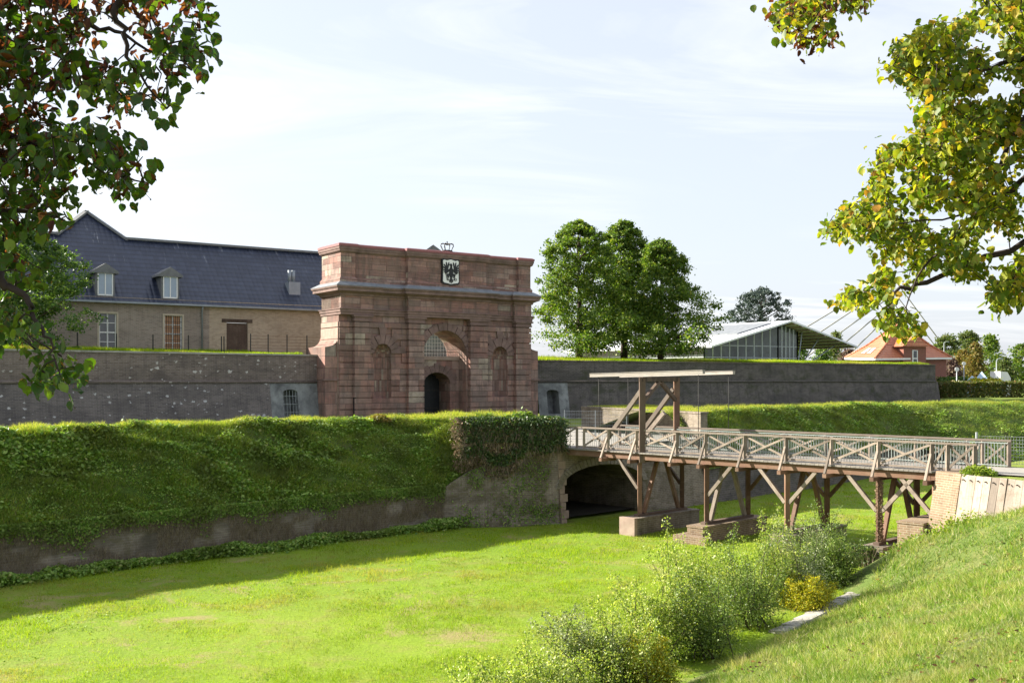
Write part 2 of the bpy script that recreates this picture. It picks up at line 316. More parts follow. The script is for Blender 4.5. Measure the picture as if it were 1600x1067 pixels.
M['leaf_right'] = material('sunlit_leaves', None, spec=.35, transl=(.45, (1.3, 1.4, .5)), fn=foliagefn([(0, (.06, .11, .012)), (.3, (.12, .19, .018)), (.6, (.23, .28, .022)), (.85, (.38, .38, .03)), (.96, (.50, .37, .035)), (1, (.46, .22, .04))], mottle=(.28, .17, .04)))

# ------------------------------------------------------------ mesh helpers
def wloc(o):
    l = Vector((0, 0, 0))
    while o is not None: l += o.location; o = o.parent
    return l
def tag(o, label=None, cat=None, group=None, kind=None):
    if label: o['label'] = label
    if cat: o['category'] = cat
    if group: o['group'] = group
    if kind: o['kind'] = kind
    return o
def thing(name, loc, label, cat, group=None):
    o = bpy.data.objects.new(name, None); COL.objects.link(o); o.location = loc; o.empty_display_size = .2
    return tag(o, label, cat, group)
def link_mesh(name, me, parent=None, base=None):
    o = bpy.data.objects.new(name, me); COL.objects.link(o)
    if parent is not None: o.parent = parent
    elif base is not None: o.location = base
    return o

class MB:
    def __init__(s): s.v = []; s.f = []; s.uv = []; s.sm = []
    def face(s, pts, uv=None, smooth=False):
        i = len(s.v); s.v += [tuple(p) for p in pts]; s.f.append(tuple(range(i, i + len(pts)))); s.uv.append(uv); s.sm.append(smooth)
    def quad(s, a, b, c, d, uv=None): s.face((a, b, c, d), uv)
    def hexa(s, c, uvlen=None):
        """c: 8 corners, bottom 0-3 then top 4-7 (same order)"""
        for q in ((3, 2, 1, 0), (4, 5, 6, 7), (0, 1, 5, 4), (1, 2, 6, 5), (2, 3, 7, 6), (3, 0, 4, 7)):
            s.face([c[k] for k in q])
    def box(s, F, s0, s1, d0, d1, z0, z1, ch=0):
        P = [F(a, b, z) for z in (z0, z1) for a, b in ((s0, d0), (s1, d0), (s1, d1), (s0, d1))]
        s.hexa(P)
    def bar(s, p, q, w, h, up=(0, 0, 1), uvoff=None):
        """square bar from p to q, w across, h along 'up'; grain runs along it"""
        p = Vector(p); q = Vector(q); d = (q - p); L = d.length; d.normalize()
        up = Vector(up)
        if abs(d.dot(up)) > .98: up = Vector((1, 0, 0)) if abs(d.x) < .7 else Vector((0, 1, 0))
        a = d.cross(up).normalized(); b = a.cross(d).normalized()
        c = [p + a * (i * w / 2) + b * (j * h / 2) for i, j in ((-1, -1), (1, -1), (1, 1), (-1, 1))]
        e = [x + d * L for x in c]; o = random.random() * 50 if uvoff is None else uvoff
        for k in range(4):
            k2 = (k + 1) % 4; ww = (w, h, w, h)[k]
            s.face((c[k], c[k2], e[k2], e[k]), [(o, o + k), (o, o + k + ww), (o + L, o + k + ww), (o + L, o + k)])
        s.face((c[3], c[2], c[1], c[0]), [(o, o), (o + .05, o), (o + .05, o + h), (o, o + h)]); s.face(e, [(o, o), (o + .05, o), (o + .05, o + h), (o, o + h)])
    def tube(s, pts, r, n=6):
        """tapered tube along points, r a number or a list"""
        pts = [Vector(p) for p in pts]; rr = r if isinstance(r, (list, tuple)) else [r] * len(pts)
        rings = []; base = None
        for i, p in enumerate(pts):
            d = (pts[min(i + 1, len(pts) - 1)] - pts[max(i - 1, 0)]).normalized()
            a = d.orthogonal().normalized() if base is None else (base - d * base.dot(d)).normalized()
            base = a; b = d.cross(a)
            rings.append([p + (a * math.cos(2 * math.pi * k / n) + b * math.sin(2 * math.pi * k / n)) * rr[i] for k in range(n)])
        i0 = len(s.v)
        for R in rings: s.v += [tuple(x) for x in R]
        for i in range(len(rings) - 1):
            for k in range(n):
                k2 = (k + 1) % n
                s.f.append((i0 + i * n + k, i0 + i * n + k2, i0 + (i + 1) * n + k2, i0 + (i + 1) * n + k)); s.uv.append(None); s.sm.append(True)
        s.f.append(tuple(i0 + k for k in reversed(range(n)))); s.uv.append(None); s.sm.append(False)
        s.f.append(tuple(i0 + (len(rings) - 1) * n + k for k in range(n))); s.uv.append(None); s.sm.append(False)
    def prism(s, poly, fa, fb):
        """poly of 2-D points; fa, fb map a 2-D point to the near and the far side"""
        A = [fa(*p) for p in poly]; B = [fb(*p) for p in poly]; n = len(poly)
        s.face(A); s.face(B[::-1])
        for i in range(n): s.face((A[i], B[i], B[(i + 1) % n], A[(i + 1) % n]))
    def build(s, name, m, parent=None, base=None, bevel=0):
        me = bpy.data.meshes.new(name)
        V = np.array(s.v, dtype=np.float64)
        if parent is not None: off = np.array(wloc(parent)); loc = None
        else:
            off = np.array(base) if base is not None else np.array([(V[:, 0].min() + V[:, 0].max()) / 2, (V[:, 1].min() + V[:, 1].max()) / 2, V[:, 2].min()])
        V = V - off
        me.from_pydata(V.tolist(), [], s.f)
        uvl = me.uv_layers.new(name='UVMap')
        k = 0; data = np.zeros((sum(len(f) for f in s.f), 2))
        for f, uv in zip(s.f, s.uv):
            if uv is None:
                P = [Vector(s.v[i]) for i in f]
                n = Vector((0, 0, 0))
                for a in range(len(P)): n += P[a].cross(P[(a + 1) % len(P)])
                n = n.normalized() if n.length > 1e-12 else Vector((0, 0, 1))
                if abs(n.z) > .985: t = Vector((1, 0, 0)); b = Vector((0, 1, 0))
                else: t = Vector((0, 0, 1)).cross(n).normalized(); b = n.cross(t)
                for p in P: data[k] = (p.dot(t), p.dot(b)); k += 1
            else:
                for q in uv: data[k] = q; k += 1
        uvl.data.foreach_set('uv', data.ravel())
        me.polygons.foreach_set('use_smooth', s.sm)
        me.materials.append(m if not isinstance(m, str) else M[m]); me.update()
        o = link_mesh(name, me, parent, Vector(off))
        if bevel:
            b = o.modifiers.new('bevel', 'BEVEL'); b.width = bevel; b.segments = 1; b.limit_method = 'ANGLE'
        return o

def np_mesh(name, V, Fc, m, parent=None, base=None, smooth=False):
    """V (n,3), Fc (m,k) arrays"""
    if parent is not None: off = np.array(wloc(parent))
    else: off = np.array(base) if base is not None else np.array([(V[:, 0].min() + V[:, 0].max()) / 2, (V[:, 1].min() + V[:, 1].max()) / 2, V[:, 2].min()])
    V = (V - off).astype(np.float32)
    me = bpy.data.meshes.new(name); k = Fc.shape[1]; n = len(Fc)
    me.vertices.add(len(V)); me.vertices.foreach_set('co', V.ravel())
    me.loops.add(n * k); me.loops.foreach_set('vertex_index', Fc.ravel().astype(np.int32))
    me.polygons.add(n); me.polygons.foreach_set('loop_start', np.arange(0, n * k, k, dtype=np.int32))
    me.polygons.foreach_set('loop_total', np.full(n, k, dtype=np.int32))
    if smooth: me.polygons.foreach_set('use_smooth', np.ones(n, dtype=bool))
    me.materials.append(M[m] if isinstance(m, str) else m); me.update(calc_edges=True)
    return link_mesh(name, me, parent, Vector(off))

def grid_mesh(name, P, m, parent=None, kind=None):
    """P (a,b,3) grid"""
    a, b = P.shape[:2]; idx = np.arange(a * b).reshape(a, b)
    F = np.stack([idx[:-1, :-1], idx[1:, :-1], idx[1:, 1:], idx[:-1, 1:]], -1).reshape(-1, 4)
    o = np_mesh(name, P.reshape(-1, 3), F, m, parent, base=(0, 0, 0) if parent is None else None, smooth=True)
    if kind: o['kind'] = kind
    return o

def unit(n):
    v = RNG.normal(size=(n, 3)); return v / np.linalg.norm(v, axis=1)[:, None]
def leaf_quads(C, size, flat=0.0, aspect=.7):
    """diamond leaves (two triangles folded) at centres C"""
    n = len(C); a = unit(n); nrm = unit(n); nrm[:, 2] += flat * 1.6; nrm /= np.linalg.norm(nrm, axis=1)[:, None]
    a = np.cross(nrm, a); a /= np.linalg.norm(a, axis=1)[:, None] + 1e-9
    b = np.cross(nrm, a); s = (np.asarray(size) * RNG.uniform(.65, 1.3, n))[:, None]
    V = np.stack([C - a * s * .5, C + b * s * .5 * aspect + nrm * s * .08, C + a * s * .5, C - b * s * .5 * aspect + nrm * s * .08], 1).reshape(-1, 3)
    F = np.arange(n * 4).reshape(n, 4)
    return V, F
def blades(P, h, w, lean=.5, nrm=None):
    n = len(P); ang = RNG.uniform(0, 2 * math.pi, n); h = (np.asarray(h) * RNG.uniform(.45, 1.35, n))[:, None]; w = np.asarray(w) * np.ones(n)
    d = np.stack([np.cos(ang), np.sin(ang), np.zeros(n)], 1); l = RNG.uniform(0, 2 * math.pi, n)
    ld = np.stack([np.cos(l), np.sin(l), np.zeros(n)], 1) * RNG.uniform(0, lean * 1.6, n)[:, None]
    up = np.array([0, 0, 1.0]) if nrm is None else nrm
    tip = P + (up + ld) * h
    V = np.stack([P - d * w[:, None] / 2, P + d * w[:, None] / 2, tip], 1).reshape(-1, 3)
    return V, np.arange(n * 3).reshape(n, 3)
def merge(parts):
    Vs, Fs, o = [], [], 0
    for V, F in parts: Vs.append(V); Fs.append(F + o); o += len(V)
    return np.concatenate(Vs), np.concatenate(Fs)

# smooth value noise for terrain
_tab = RNG.uniform(-1, 1, (64, 64))
def vnoise(x, y, s):
    x = np.asarray(x) * s + 31.7; y = np.asarray(y) * s + 17.3
    xi = np.floor(x).astype(int); yi = np.floor(y).astype(int); fx = x - xi; fy = y - yi
    fx = fx * fx * (3 - 2 * fx); fy = fy * fy * (3 - 2 * fy)
    t = lambda a, b: _tab[a % 64, b % 64]
    return (t(xi, yi) * (1 - fx) + t(xi + 1, yi) * fx) * (1 - fy) + (t(xi, yi + 1) * (1 - fx) + t(xi + 1, yi + 1) * fx) * fy
def sstep(a, b, x): t = np.clip((np.asarray(x, float) - a) / (b - a), 0, 1); return t * t * (3 - 2 * t)

# ------------------------------------------------------------ frames (metres; camera at the origin, looking along +Y, eye at z = 0)
FLOOR, DECK = -7.3, -3.45
def UV2(u, v):                                    # moat frame: u across the moat towards the near bank, v along it
    return .70 * u + .713 * v, -.713 * u + .70 * v
def MF(u, v, z): x, y = UV2(u, v); return (x, y, z)
def frame(ox, oy, ax, ay):
    L = math.hypot(ax, ay); ax /= L; ay /= L
    return lambda s, d, z: (ox + ax * s - ay * d, oy + ay * s + ax * d, z)
def BF(t, w, z): return MF(-34.3 + t, 38.9 + w, z)  # bridge frame: t along the bridge, w across it

def hole_h(h, x):                                   # height of the opening's top at x
    k = min(1, abs(x - h['c']) / h['r']); return h['spring'] + h['rise'] * math.sqrt(max(0, 1 - k * k))
def wall_face(mb, F, s0, s1, z0, z1, holes=(), dfn=lambda z: 0, reveal=.6, step=3.0, z1fn=None, back=False):
    xs = {s0, s1}
    n = max(1, int((s1 - s0) / step)); xs |= {s0 + (s1 - s0) * i / n for i in range(n + 1)}
    for h in holes:
        for i in range(17): xs.add(h['c'] - h['r'] * math.cos(math.pi * i / 16))
    xs = sorted(xs); P = lambda x, z, d=0: F(x, dfn(z) + d, z)
    for a, b in zip(xs[:-1], xs[1:]):
        if b - a < 1e-6: continue
        m = (a + b) / 2; hs = [h for h in holes if abs(m - h['c']) < h['r']]
        ta, tb = (z1fn(a), z1fn(b)) if z1fn else (z1, z1)
        if not hs: mb.quad(P(a, z0), P(b, z0), P(b, tb), P(a, ta)); continue
        h = hs[0]; ha, hb = hole_h(h, a), hole_h(h, b); R = h.get('depth', reveal)
        if h['z0'] > z0: mb.quad(P(a, z0), P(b, z0), P(b, h['z0']), P(a, h['z0'])); mb.quad(P(a, h['z0']), P(b, h['z0']), P(b, h['z0'], R), P(a, h['z0'], R))
        mb.quad(P(a, ha), P(b, hb), P(b, tb), P(a, ta))
        mb.quad(P(a, ha), P(a, ha, R), P(b, hb, R), P(b, hb))
        if back or h.get('back'): mb.quad(P(a, h['z0'], R), P(b, h['z0'], R), P(b, hb, R), P(a, ha, R))
    for h in holes:
        R = h.get('depth', reveal)
        for x in (h['c'] - h['r'], h['c'] + h['r']):
            mb.quad(P(x, h['z0']), P(x, h['z0'], R), P(x, h['spring'], R), P(x, h['spring']))

# ============================================================ TERRAIN
ue = -35.5                                         # plane of the arched wall
# --- moat floor
uu = np.concatenate([np.linspace(-62, -44, 4), np.linspace(-43, -10, 60)]); vv = np.concatenate([np.linspace(-70, 5, 20), np.linspace(6, 80, 110), np.linspace(84, 260, 24)])
Ug, Vg = np.meshgrid(uu, vv, indexing='ij'); X, Y = UV2(Ug, Vg)
def floor_z(x, y): return FLOOR + .10 * vnoise(x, y, .13) + .05 * vnoise(x, y, .5) - .0 * x
grid_mesh('moat_floor', np.stack([X, Y, floor_z(X, Y)], -1), 'lawn', kind='structure')

# --- near bank: rises from the toe of the moat to the place the camera stands
def toe(v): return -14.4 - .15 * (np.clip(v, 0, 45) - 19.6)
def bank_z(u, v):
    x, y = UV2(u, v); d = u - toe(v)
    r = np.clip((d + 3) / 3, 0, 1); b = (1.05 + .08 * np.clip(d, 0, 6)) * sstep(31.5, 35.3, v) * r
    z = FLOOR + .05 + .335 * d + b
    top = -1.72 + .0 * d
    z = np.minimum(z, top + .06 * np.clip(d - 16, 0, 60) * 0)
    kk = sstep(32.5, 36.5, v); z = z * (1 - kk) + np.minimum(z, DECK - .02) * kk
    z = z + (.07 * vnoise(x, y, .45) + .035 * vnoise(x, y, 1.4)) * sstep(-.5, 1.2, d)
    return np.maximum(z, FLOOR - .6)
def vline(u): return 37.95 - .333 * (np.clip(u, -15.2, -2) + 15.2)     # line of the wing and plank walls
us = np.concatenate([np.linspace(-21, 4, 110), np.linspace(5, 60, 20)]); vs = np.concatenate([np.linspace(-60, -2, 18), np.linspace(-1, 37.95, 130)])
Ug, Vg = np.meshgrid(us, vs, indexing='ij'); Vg = np.where(Vg > 20, 20 + (Vg - 20) * (vline(Ug) + .15 - 20) / 17.95, Vg); X, Y = UV2(Ug, Vg)
grid_mesh('near_bank', np.stack([X, Y, bank_z(Ug, Vg)], -1), 'bank_soil', kind='structure')
# bridgehead ground beyond the wing wall
us = np.linspace(-16.2, 60, 61); vs = np.concatenate([np.linspace(0, 22, 26), np.linspace(26, 222, 20)])
Ug, Vg = np.meshgrid(us, vs, indexing='ij'); Vg = Vg + np.where(Ug < -15.4, 38.75, vline(Ug) + .12); X, Y = UV2(Ug, Vg)
Z = DECK - .03 + .02 * vnoise(X, Y, .4)
grid_mesh('bridgehead_ground', np.stack([X, Y, Z], -1), 'plateau', kind='structure')
cs = MB()
for a, b in ((38.75, 60), (60, 120), (120, 258)):
    cs.quad(MF(-16.2, a, DECK - .03), MF(-16.2, b, DECK - .03), MF(-16.9, b, FLOOR - .2), MF(-16.9, a, FLOOR - .2))
tag(cs.build('counterscarp_wall', 'brick_moss'), 'low brick retaining wall of the near bank beyond the bridge', 'wall')
# asphalt path over the bridgehead
pt = MB(); pt.quad(MF(-15.8, 38.9, DECK + .02), MF(40, 38.9, DECK + .02), MF(40, 42.4, DECK + .02), MF(-15.8, 42.4, DECK + .02)); tag(pt.build('path', 'asphalt'), kind='structure')

# --- left earthwork (parameter q runs up the slope, over the crest and down behind)
UF, UC = -39.2, -42.3
def emb_left(v, q):
    v = np.asarray(v, float); q = np.asarray(q, float); k = sstep(33.2, 38.3, v)
    uf = UF + (ue - .55 - UF) * k; zf = -5.38 + (-3.62 + 5.38) * k + .1 * vnoise(v, v * 0, .35) * (1 - k)
    zc = -2.02 + .12 * k + .07 * vnoise(v, v * 0, .3) + .04 * vnoise(v, v * 0, 1.3); uc = UC + 4.5 * k
    q1 = np.clip(q / .5, 0, 1); q2 = np.clip((q - .5) / .2, 0, 1); q3 = np.clip((q - .7) / .3, 0, 1)
    s = 1 - (1 - q1) ** 1.35
    u = uf + (uc - uf) * q1 - q2 * (1.8 + 4.2 * k) - q3 * 5
    z = zf + (zc - zf) * s - q3 * 1.7
    x, y = UV2(u, v); lump = .22 * vnoise(x, y + 2 * z, .45) + .16 * vnoise(x, y + 2 * z, 1.1) + .09 * vnoise(x + 5, y + 2 * z, 2.3)
    z = z + lump * np.sin(np.clip(q1, .08, .92) * math.pi); u = u + .5 * lump * (q1 < .99)
    x, y = UV2(u, v); return np.stack([x, y, z], -1)
vs = np.concatenate([np.linspace(-70, 2, 20), np.linspace(3, 38.6, 160)]); qs = np.concatenate([np.linspace(0, .5, 26), np.linspace(.54, 1, 10)])
Vg, Qg = np.meshgrid(vs, qs, indexing='ij')
grid_mesh('left_earthwork', emb_left(Vg, Qg), 'slope_soil', kind='structure')
# --- right earthwork
def emb_right(w, q):
    """w metres along the crest from the passage; bends after 31 m"""
    w = np.asarray(w, float); q = np.asarray(q, float)
    w1 = np.minimum(w, 31.0); w2 = np.maximum(w - 31.0, 0); k = sstep(28, 36, w)
    cxx, cyy = UV2(-38.5, 51.0 + w1); cxx = cxx + .93 * w2; cyy = cyy + .37 * w2
    nx = .70 + (.37 - .70) * k; ny = -.713 + (-.93 + .713) * k
    run = 3.1 + 5.6 * k; zf = -5.3 - 2.05 * k; zc = -2.0 + .07 * vnoise(w, w * 0, .2)
    q1 = np.clip(q / .5, 0, 1); q2 = np.clip((q - .5) / .2, 0, 1); q3 = np.clip((q - .7) / .3, 0, 1)
    d = run * (1 - q1) - q2 * 2.2 - q3 * 5; z = zf + (zc - zf) * (1 - (1 - q1) ** 1.3) - q3 * 1.55
    x = cxx + nx * d; y = cyy + ny * d
    lump = .24 * vnoise(x, y + 2 * z, .4) + .16 * vnoise(x, y + 2 * z, 1.0) + .09 * vnoise(x + 5, y + 2 * z, 2.1); z = z + lump * np.sin(np.clip(q1, .08, .92) * math.pi)
    return np.stack([x, y, z], -1)
ws = np.linspace(0, 150, 220); Wg, Qg = np.meshgrid(ws, qs, indexing='ij')
grid_mesh('right_earthwork', emb_right(Wg, Qg), 'slope_soil', kind='structure')
# --- plateau between earthworks and fortress, and the land out to the horizon
def land_z(x, y):
    return np.where(True, DECK + 1.2 * sstep(30, 60, x) * sstep(90, 118, y) + 1.2 * sstep(130, 160, y) * (1 - sstep(30, 60, x)), 0)
xs = np.concatenate([[-3000, -1200, -500, -250, -150], np.linspace(-100, 140, 61), [170, 250, 500, 1200, 3000]])
ys = np.concatenate([np.linspace(-40, 200, 81), [240, 300, 400, 600, 1000, 2000, 4000]])
Xg, Yg = np.meshgrid(xs, ys, indexing='ij'); U = .70 * Xg - .713 * Yg; Vv = .713 * Xg + .70 * Yg
Z = land_z(Xg, Yg); Z = np.where(U > -43.5, FLOOR - .8, Z)          # dips under the moat
grid_mesh('ground', np.stack([Xg, Yg, Z - .01], -1), 'plateau', kind='structure')
ps = MB(); ps.quad(MF(ue, 38.4, DECK), MF(ue, 51, DECK), MF(-52, 56, DECK), MF(-52, 38.4, DECK)); tag(ps.build('passage_path', 'asphalt'), kind='structure')

# ============================================================ MOAT WALLS
def poly_wall(mb, pts, thick=.6):
    """pts: list of (u, v, ztop) ; battered face down to the floor"""
    for (u0, v0, a), (u1, v1, b) in zip(pts[:-1], pts[1:]):
        L = math.hypot(u1 - u0, v1 - v0); nx, ny = (v1 - v0) / L, -(u1 - u0) / L   # towards +u
        n = max(1, int(L / 2.0))
        for i in range(n):
            f0, f1 = i / n, (i + 1) / n
            p0 = (u0 + (u1 - u0) * f0, v0 + (v1 - v0) * f0); p1 = (u0 + (u1 - u0) * f1, v0 + (v1 - v0) * f1)
            t0, t1 = a + (b - a) * f0, a + (b - a) * f1
            bt = lambda p, zt: MF(p[0] + nx * .12 * (zt - FLOOR + .3), p[1] + ny * .12 * (zt - FLOOR + .3), FLOOR - .3)
            tp = lambda p, zt: MF(p[0], p[1], zt); bk = lambda p, zt: MF(p[0] - nx * thick, p[1] - ny * thick, zt)
            mb.quad(bt(p0, t0), bt(p1, t1), tp(p1, t1), tp(p0, t0)); mb.quad(tp(p0, t0), tp(p1, t1), bk(p1, t1), bk(p0, t0))
w = MB(); poly_wall(w, [(-39.15, -70, -5.4), (-39.15, 33.4, -5.5)])
tag(w.build('scarp_wall', 'brick_moss'), 'low mossy brick wall along the foot of the left grassy slope', 'wall')
ab = thing('bridge_abutment', MF(-36, 38, FLOOR), 'brick abutment with a dark tunnel arch under the bridge end', 'abutment')
w = MB(); poly_wall(w, [(-39.15, 33.4, -5.5), (-38.4, 34.6, -4.6), (-37.2, 36.3, -3.8), (ue - .35, 38.45, -3.6)], 1.2); w.build('flank_wall', 'brick_abut', ab)
AF = lambda s, d, z: MF(ue - d, 38.45 + s, z)
H = dict(c=3.45, r=3.3, z0=FLOOR - .2, spring=-5.55, rise=1.05, depth=12)
w = MB(); wall_face(w, AF, 0, 12.6, FLOOR - .3, -3.6, [H], dfn=lambda z: .35 * (z - FLOOR) / 3.7, reveal=12)
w.quad(AF(0, .34, -3.6), AF(12.6, .34, -3.6), AF(12.6, 1.2, -3.6), AF(0, 1.2, -3.6)); w.build('arch_wall', 'brick_abut', ab)
w = MB(); w.quad(AF(-.5, 12.2, FLOOR - .2), AF(8, 12.2, FLOOR - .2), AF(8, 12.2, -3.8), AF(-.5, 12.2, -3.8)); w.build('tunnel_shade_sheet', 'dark', ab)  # black sheet painted for the darkness deep in the tunnel
w = MB(); w.quad(AF(-.5, .7, FLOOR + .14), AF(8, .7, FLOOR + .14), AF(8, 12.5, FLOOR + .14), AF(-.5, 12.5, FLOOR + .14)); tag(w.build('tunnel_floor', 'soil_in_shade'), kind='structure')
w = MB()                                            # ring of voussoirs
N = 34
for i in range(N):
    a0, a1 = math.pi * (i + .06) / N, math.pi * (i + .94) / N; L = .42 if i % 2 else .40
    pr = lambda a, e: (H['c'] - (H['r'] + e) * math.cos(a), H['spring'] + (H['rise'] + e) * math.sin(a))
    q = [pr(a0, .01), pr(a1, .01), pr(a1, L), pr(a0, L)]
    df = lambda z: .35 * (z - FLOOR) / 3.7
    w.prism(q, lambda s, z: AF(s, df(z) - .06, z), lambda s, z: AF(s, df(z) + .02, z))
w.build('arch_ring', 'brick_ring', ab)
w = MB()                                            # stone quoins at the corner
for i in range(9):
    z = FLOOR - .2 + i * .42; L = .5 if i % 2 else .32; dd = .35 * (z + .2 - FLOOR) / 3.7
    w.box(AF, -.05, L, dd - .04, dd + .3, z + .015, z + .41)
w.build('quoins', 'stone_pale', ab, bevel=.02)
w = MB(); poly_wall(w, [(ue - .1, 51.05, -5.25), (ue - .1, 82, -5.3), (ue - .1, 92, -7.2)])
tag(w.build('moat_wall', 'brick_right'), 'dark brick wall behind the bridge trestles, foot of the right slope', 'wall')
# flank of the passage on the right (lit brick wall with grass on top)
w = MB()
fr = lambda s, d, z: MF(ue - .3 - s, 50.95 + .36 * s + d, z)
w.box(fr, 0, 14, 0, .7, DECK - .2, -2.0); w.box(fr, -.05, 14, -.06, .78, -2.0, -1.9)
w.quad(MF(ue, 50.9, -5.4), MF(ue, 51.6, -5.4), MF(ue - .1, 51.6, -3.4), MF(ue - .1, 50.9, -3.4))
tag(w.build('passage_wall', 'brick_moss'), 'low brick wall with a stone coping and grass on top behind the gantry', 'wall')
fillq = np.stack([np.stack([np.array(MF(ue - .5 - s, 51.4 + .36 * s + t * (1 + .45 * s), -1.99 + .02 * math.sin(s))) for t in np.linspace(0, 1, 5)]) for s in np.linspace(0, 14, 15)])
grid_mesh('passage_bank_top', fillq, 'plateau', kind='structure')

# ============================================================ CURTAIN WALL, LEFT OF THE GATE
GF = frame(-13.2, 78, .82, .573)                     # gate frame: s along the front, d into the masonry
JX, JY = -15.0, 78.7
LF0 = frame(JX, JY, .756, .654); LF = lambda s, d, z: LF0(s, d, z)   # s runs negative to the left
cw = thing('curtain_wall', LF(-30, 0, DECK), 'long weathered brick fortress wall left of the gate, white flecks', 'fortress wall')
bat = lambda z: -.17 * max(0, -.12 - z)
emb = dict(c=-2.35, r=.62, z0=-2.9, spring=-.95, rise=.25, depth=1.2, back=True)
w = MB(); wall_face(w, LF, -75, 0.2, -.05, 1.85, step=4); w.build('parapet_face', 'brick_left', cw)
w = MB(); wall_face(w, LF, -75, -4.0, DECK - .2, -.2, dfn=bat, step=4); w.build('battered_face', 'brick_low', cw)
w = MB(); wall_face(w, LF, -4.0, 0.3, DECK - .2, -.2, [emb], dfn=bat); w.build('rendered_face', 'cement', cw)
w = MB()
for i in range(30): s0 = -75 + i * 2.507; w.box(LF, s0, s0 + 2.49, -.09, .5, 1.85, 1.97)
w.build('coping', 'concrete', cw, bevel=.02)
w = MB(); w.tube([LF(-75, -.02, -.12), LF(.2, -.02, -.12)], .11, 8); w.build('cordon', 'brick_left', cw)
w = MB()
dd = bat(-1.8) - .03
for i in range(5): w.bar(LF(-2.85 + i * .25, dd + .1, -2.9), LF(-2.85 + i * .25, dd + .3, -.75), .02, .02)
for z in (-2.4, -1.8, -1.2): w.bar(LF(-3, bat(z) + .12, z), LF(-1.75, bat(z) + .12, z), .02, .02)
w.build('window_grille', 'steel', cw)
# ============================================================ BASTION WALL, RIGHT OF THE GATE
RFr = frame(2.2, 91.2, .872, .489)
bw_ = thing('bastion_wall', RFr(25, 0, DECK), 'long dark brick fortress wall right of the gate ending in a corner', 'fortress wall')
emb2 = dict(c=1.55, r=.62, z0=-3.0, spring=-1.1, rise=.25, depth=1.2, back=True)
w = MB(); wall_face(w, RFr, 0, 53.0, -.05, 1.7, step=4); 
R2 = frame(*RFr(53.0, 0, 0)[:2], .30, .954); wall_face(w, R2, 0, 45, -.05, 1.7, step=6); w.build('parapet_face', 'brick_right', bw_)
w = MB(); wall_face(w, RFr, 3.2, 53.4, DECK - .2, -.2, dfn=bat, step=4); wall_face(w, R2, -.0, 45, DECK - .2, -.2, dfn=bat, step=6); w.build('battered_face', 'brick_right', bw_)
w = MB(); wall_face(w, RFr, 0, 3.2, DECK - .2, -.2, [emb2], dfn=bat); w.build('rendered_face', 'cement', bw_)
w = MB(); w.tube([RFr(0, -.02, -.12), RFr(53.0, -.02, -.12), R2(45, -.02, -.12)], .12, 8); w.build('cordon', 'brick_right', bw_)
w = MB()
for i in range(22): w.box(RFr, i * 2.409, i * 2.409 + 2.39, -.07, .5, 1.7, 1.8)
w.build('coping', 'brick_moss', bw_, bevel=.02)
# grass terraces on both ramparts
def terrace(name, fr, s0, s1, zc, rise, depth, n=60):
    ss = np.linspace(s0, s1, n); dd = np.array([.45, .9, 2, 4, 8, 16, 30, depth]); S, D = np.meshgrid(ss, dd, indexing='ij')
    x, y, _ = fr(S, D, 0); Z = zc + rise * sstep(.4, 16, D) + .06 * vnoise(x, y, .5) * sstep(.4, 2, D)
    return grid_mesh(name, np.stack([x, y, Z], -1), 'plateau', kind='structure')
terrace('rampart_terrace', LF, -75, -1.0, 1.93, .5, 45)
terrace('bastion_terrace', RFr, .3, 52.6, 1.78, .55, 60)
xq = MB()                                           # earth face behind the gate
xq.quad(LF(-1, 2, DECK), LF(-1, 45, DECK), LF(-1, 45, 2.4), LF(-1, 2, 1.95)); tag(xq.build('terrace_side', 'slope_soil'), kind='structure')

# ============================================================ GATE
gate = thing('fortress_gate', GF(8.9, 1.5, DECK), 'tall red sandstone baroque gateway with an eagle shield and a crown on top', 'gateway')
Z0 = DECK - .2; SP = 1.95; CS = 9.4; CR = 2.1
Wd = 17.85; TH = 3.1
# main face with the tall arched recess and two niches
HC = dict(c=CS, r=CR, z0=Z0, spring=SP, rise=CR, depth=1.2)
w = MB(); wall_face(w, GF, 0, Wd, Z0, 7.3, [HC, dict(c=3.7, r=.76, z0=-1.5, spring=2.09, rise=.76, depth=.004), dict(c=14.78, r=.78, z0=-1.5, spring=2.06, rise=.78, depth=.004)], step=3)
# lunette tunnel carried through to the back
for i in range(20):
    a0, a1 = math.pi * i / 20, math.pi * (i + 1) / 20
    p = lambda a, d: GF(CS - CR * math.cos(a), d, SP + CR * math.sin(a))
    w.quad(p(a0, 1.2), p(a0, TH), p(a1, TH), p(a1, 1.2))
w.quad(GF(CS - CR, 1.2, SP), GF(CS + CR, 1.2, SP), GF(CS + CR, TH, SP), GF(CS - CR, TH, SP))
w.quad(GF(0, 0, Z0), GF(0, TH, Z0), GF(0, TH, 7.3), GF(0, 0, 7.3)); w.quad(GF(Wd, 0, Z0), GF(Wd, TH, Z0), GF(Wd, TH, 7.3), GF(Wd, 0, 7.3))
wall_face(w, lambda s, d, z: GF(s, TH - d, z), 0, Wd, Z0, 7.3, [dict(c=CS, r=CR, z0=SP, spring=SP, rise=CR, depth=.01), ], step=4)
w.quad(GF(0, 0, 7.3), GF(Wd, 0, 7.3), GF(Wd, TH, 7.3), GF(0, TH, 7.3))
w.build('wall', 'stone', gate)
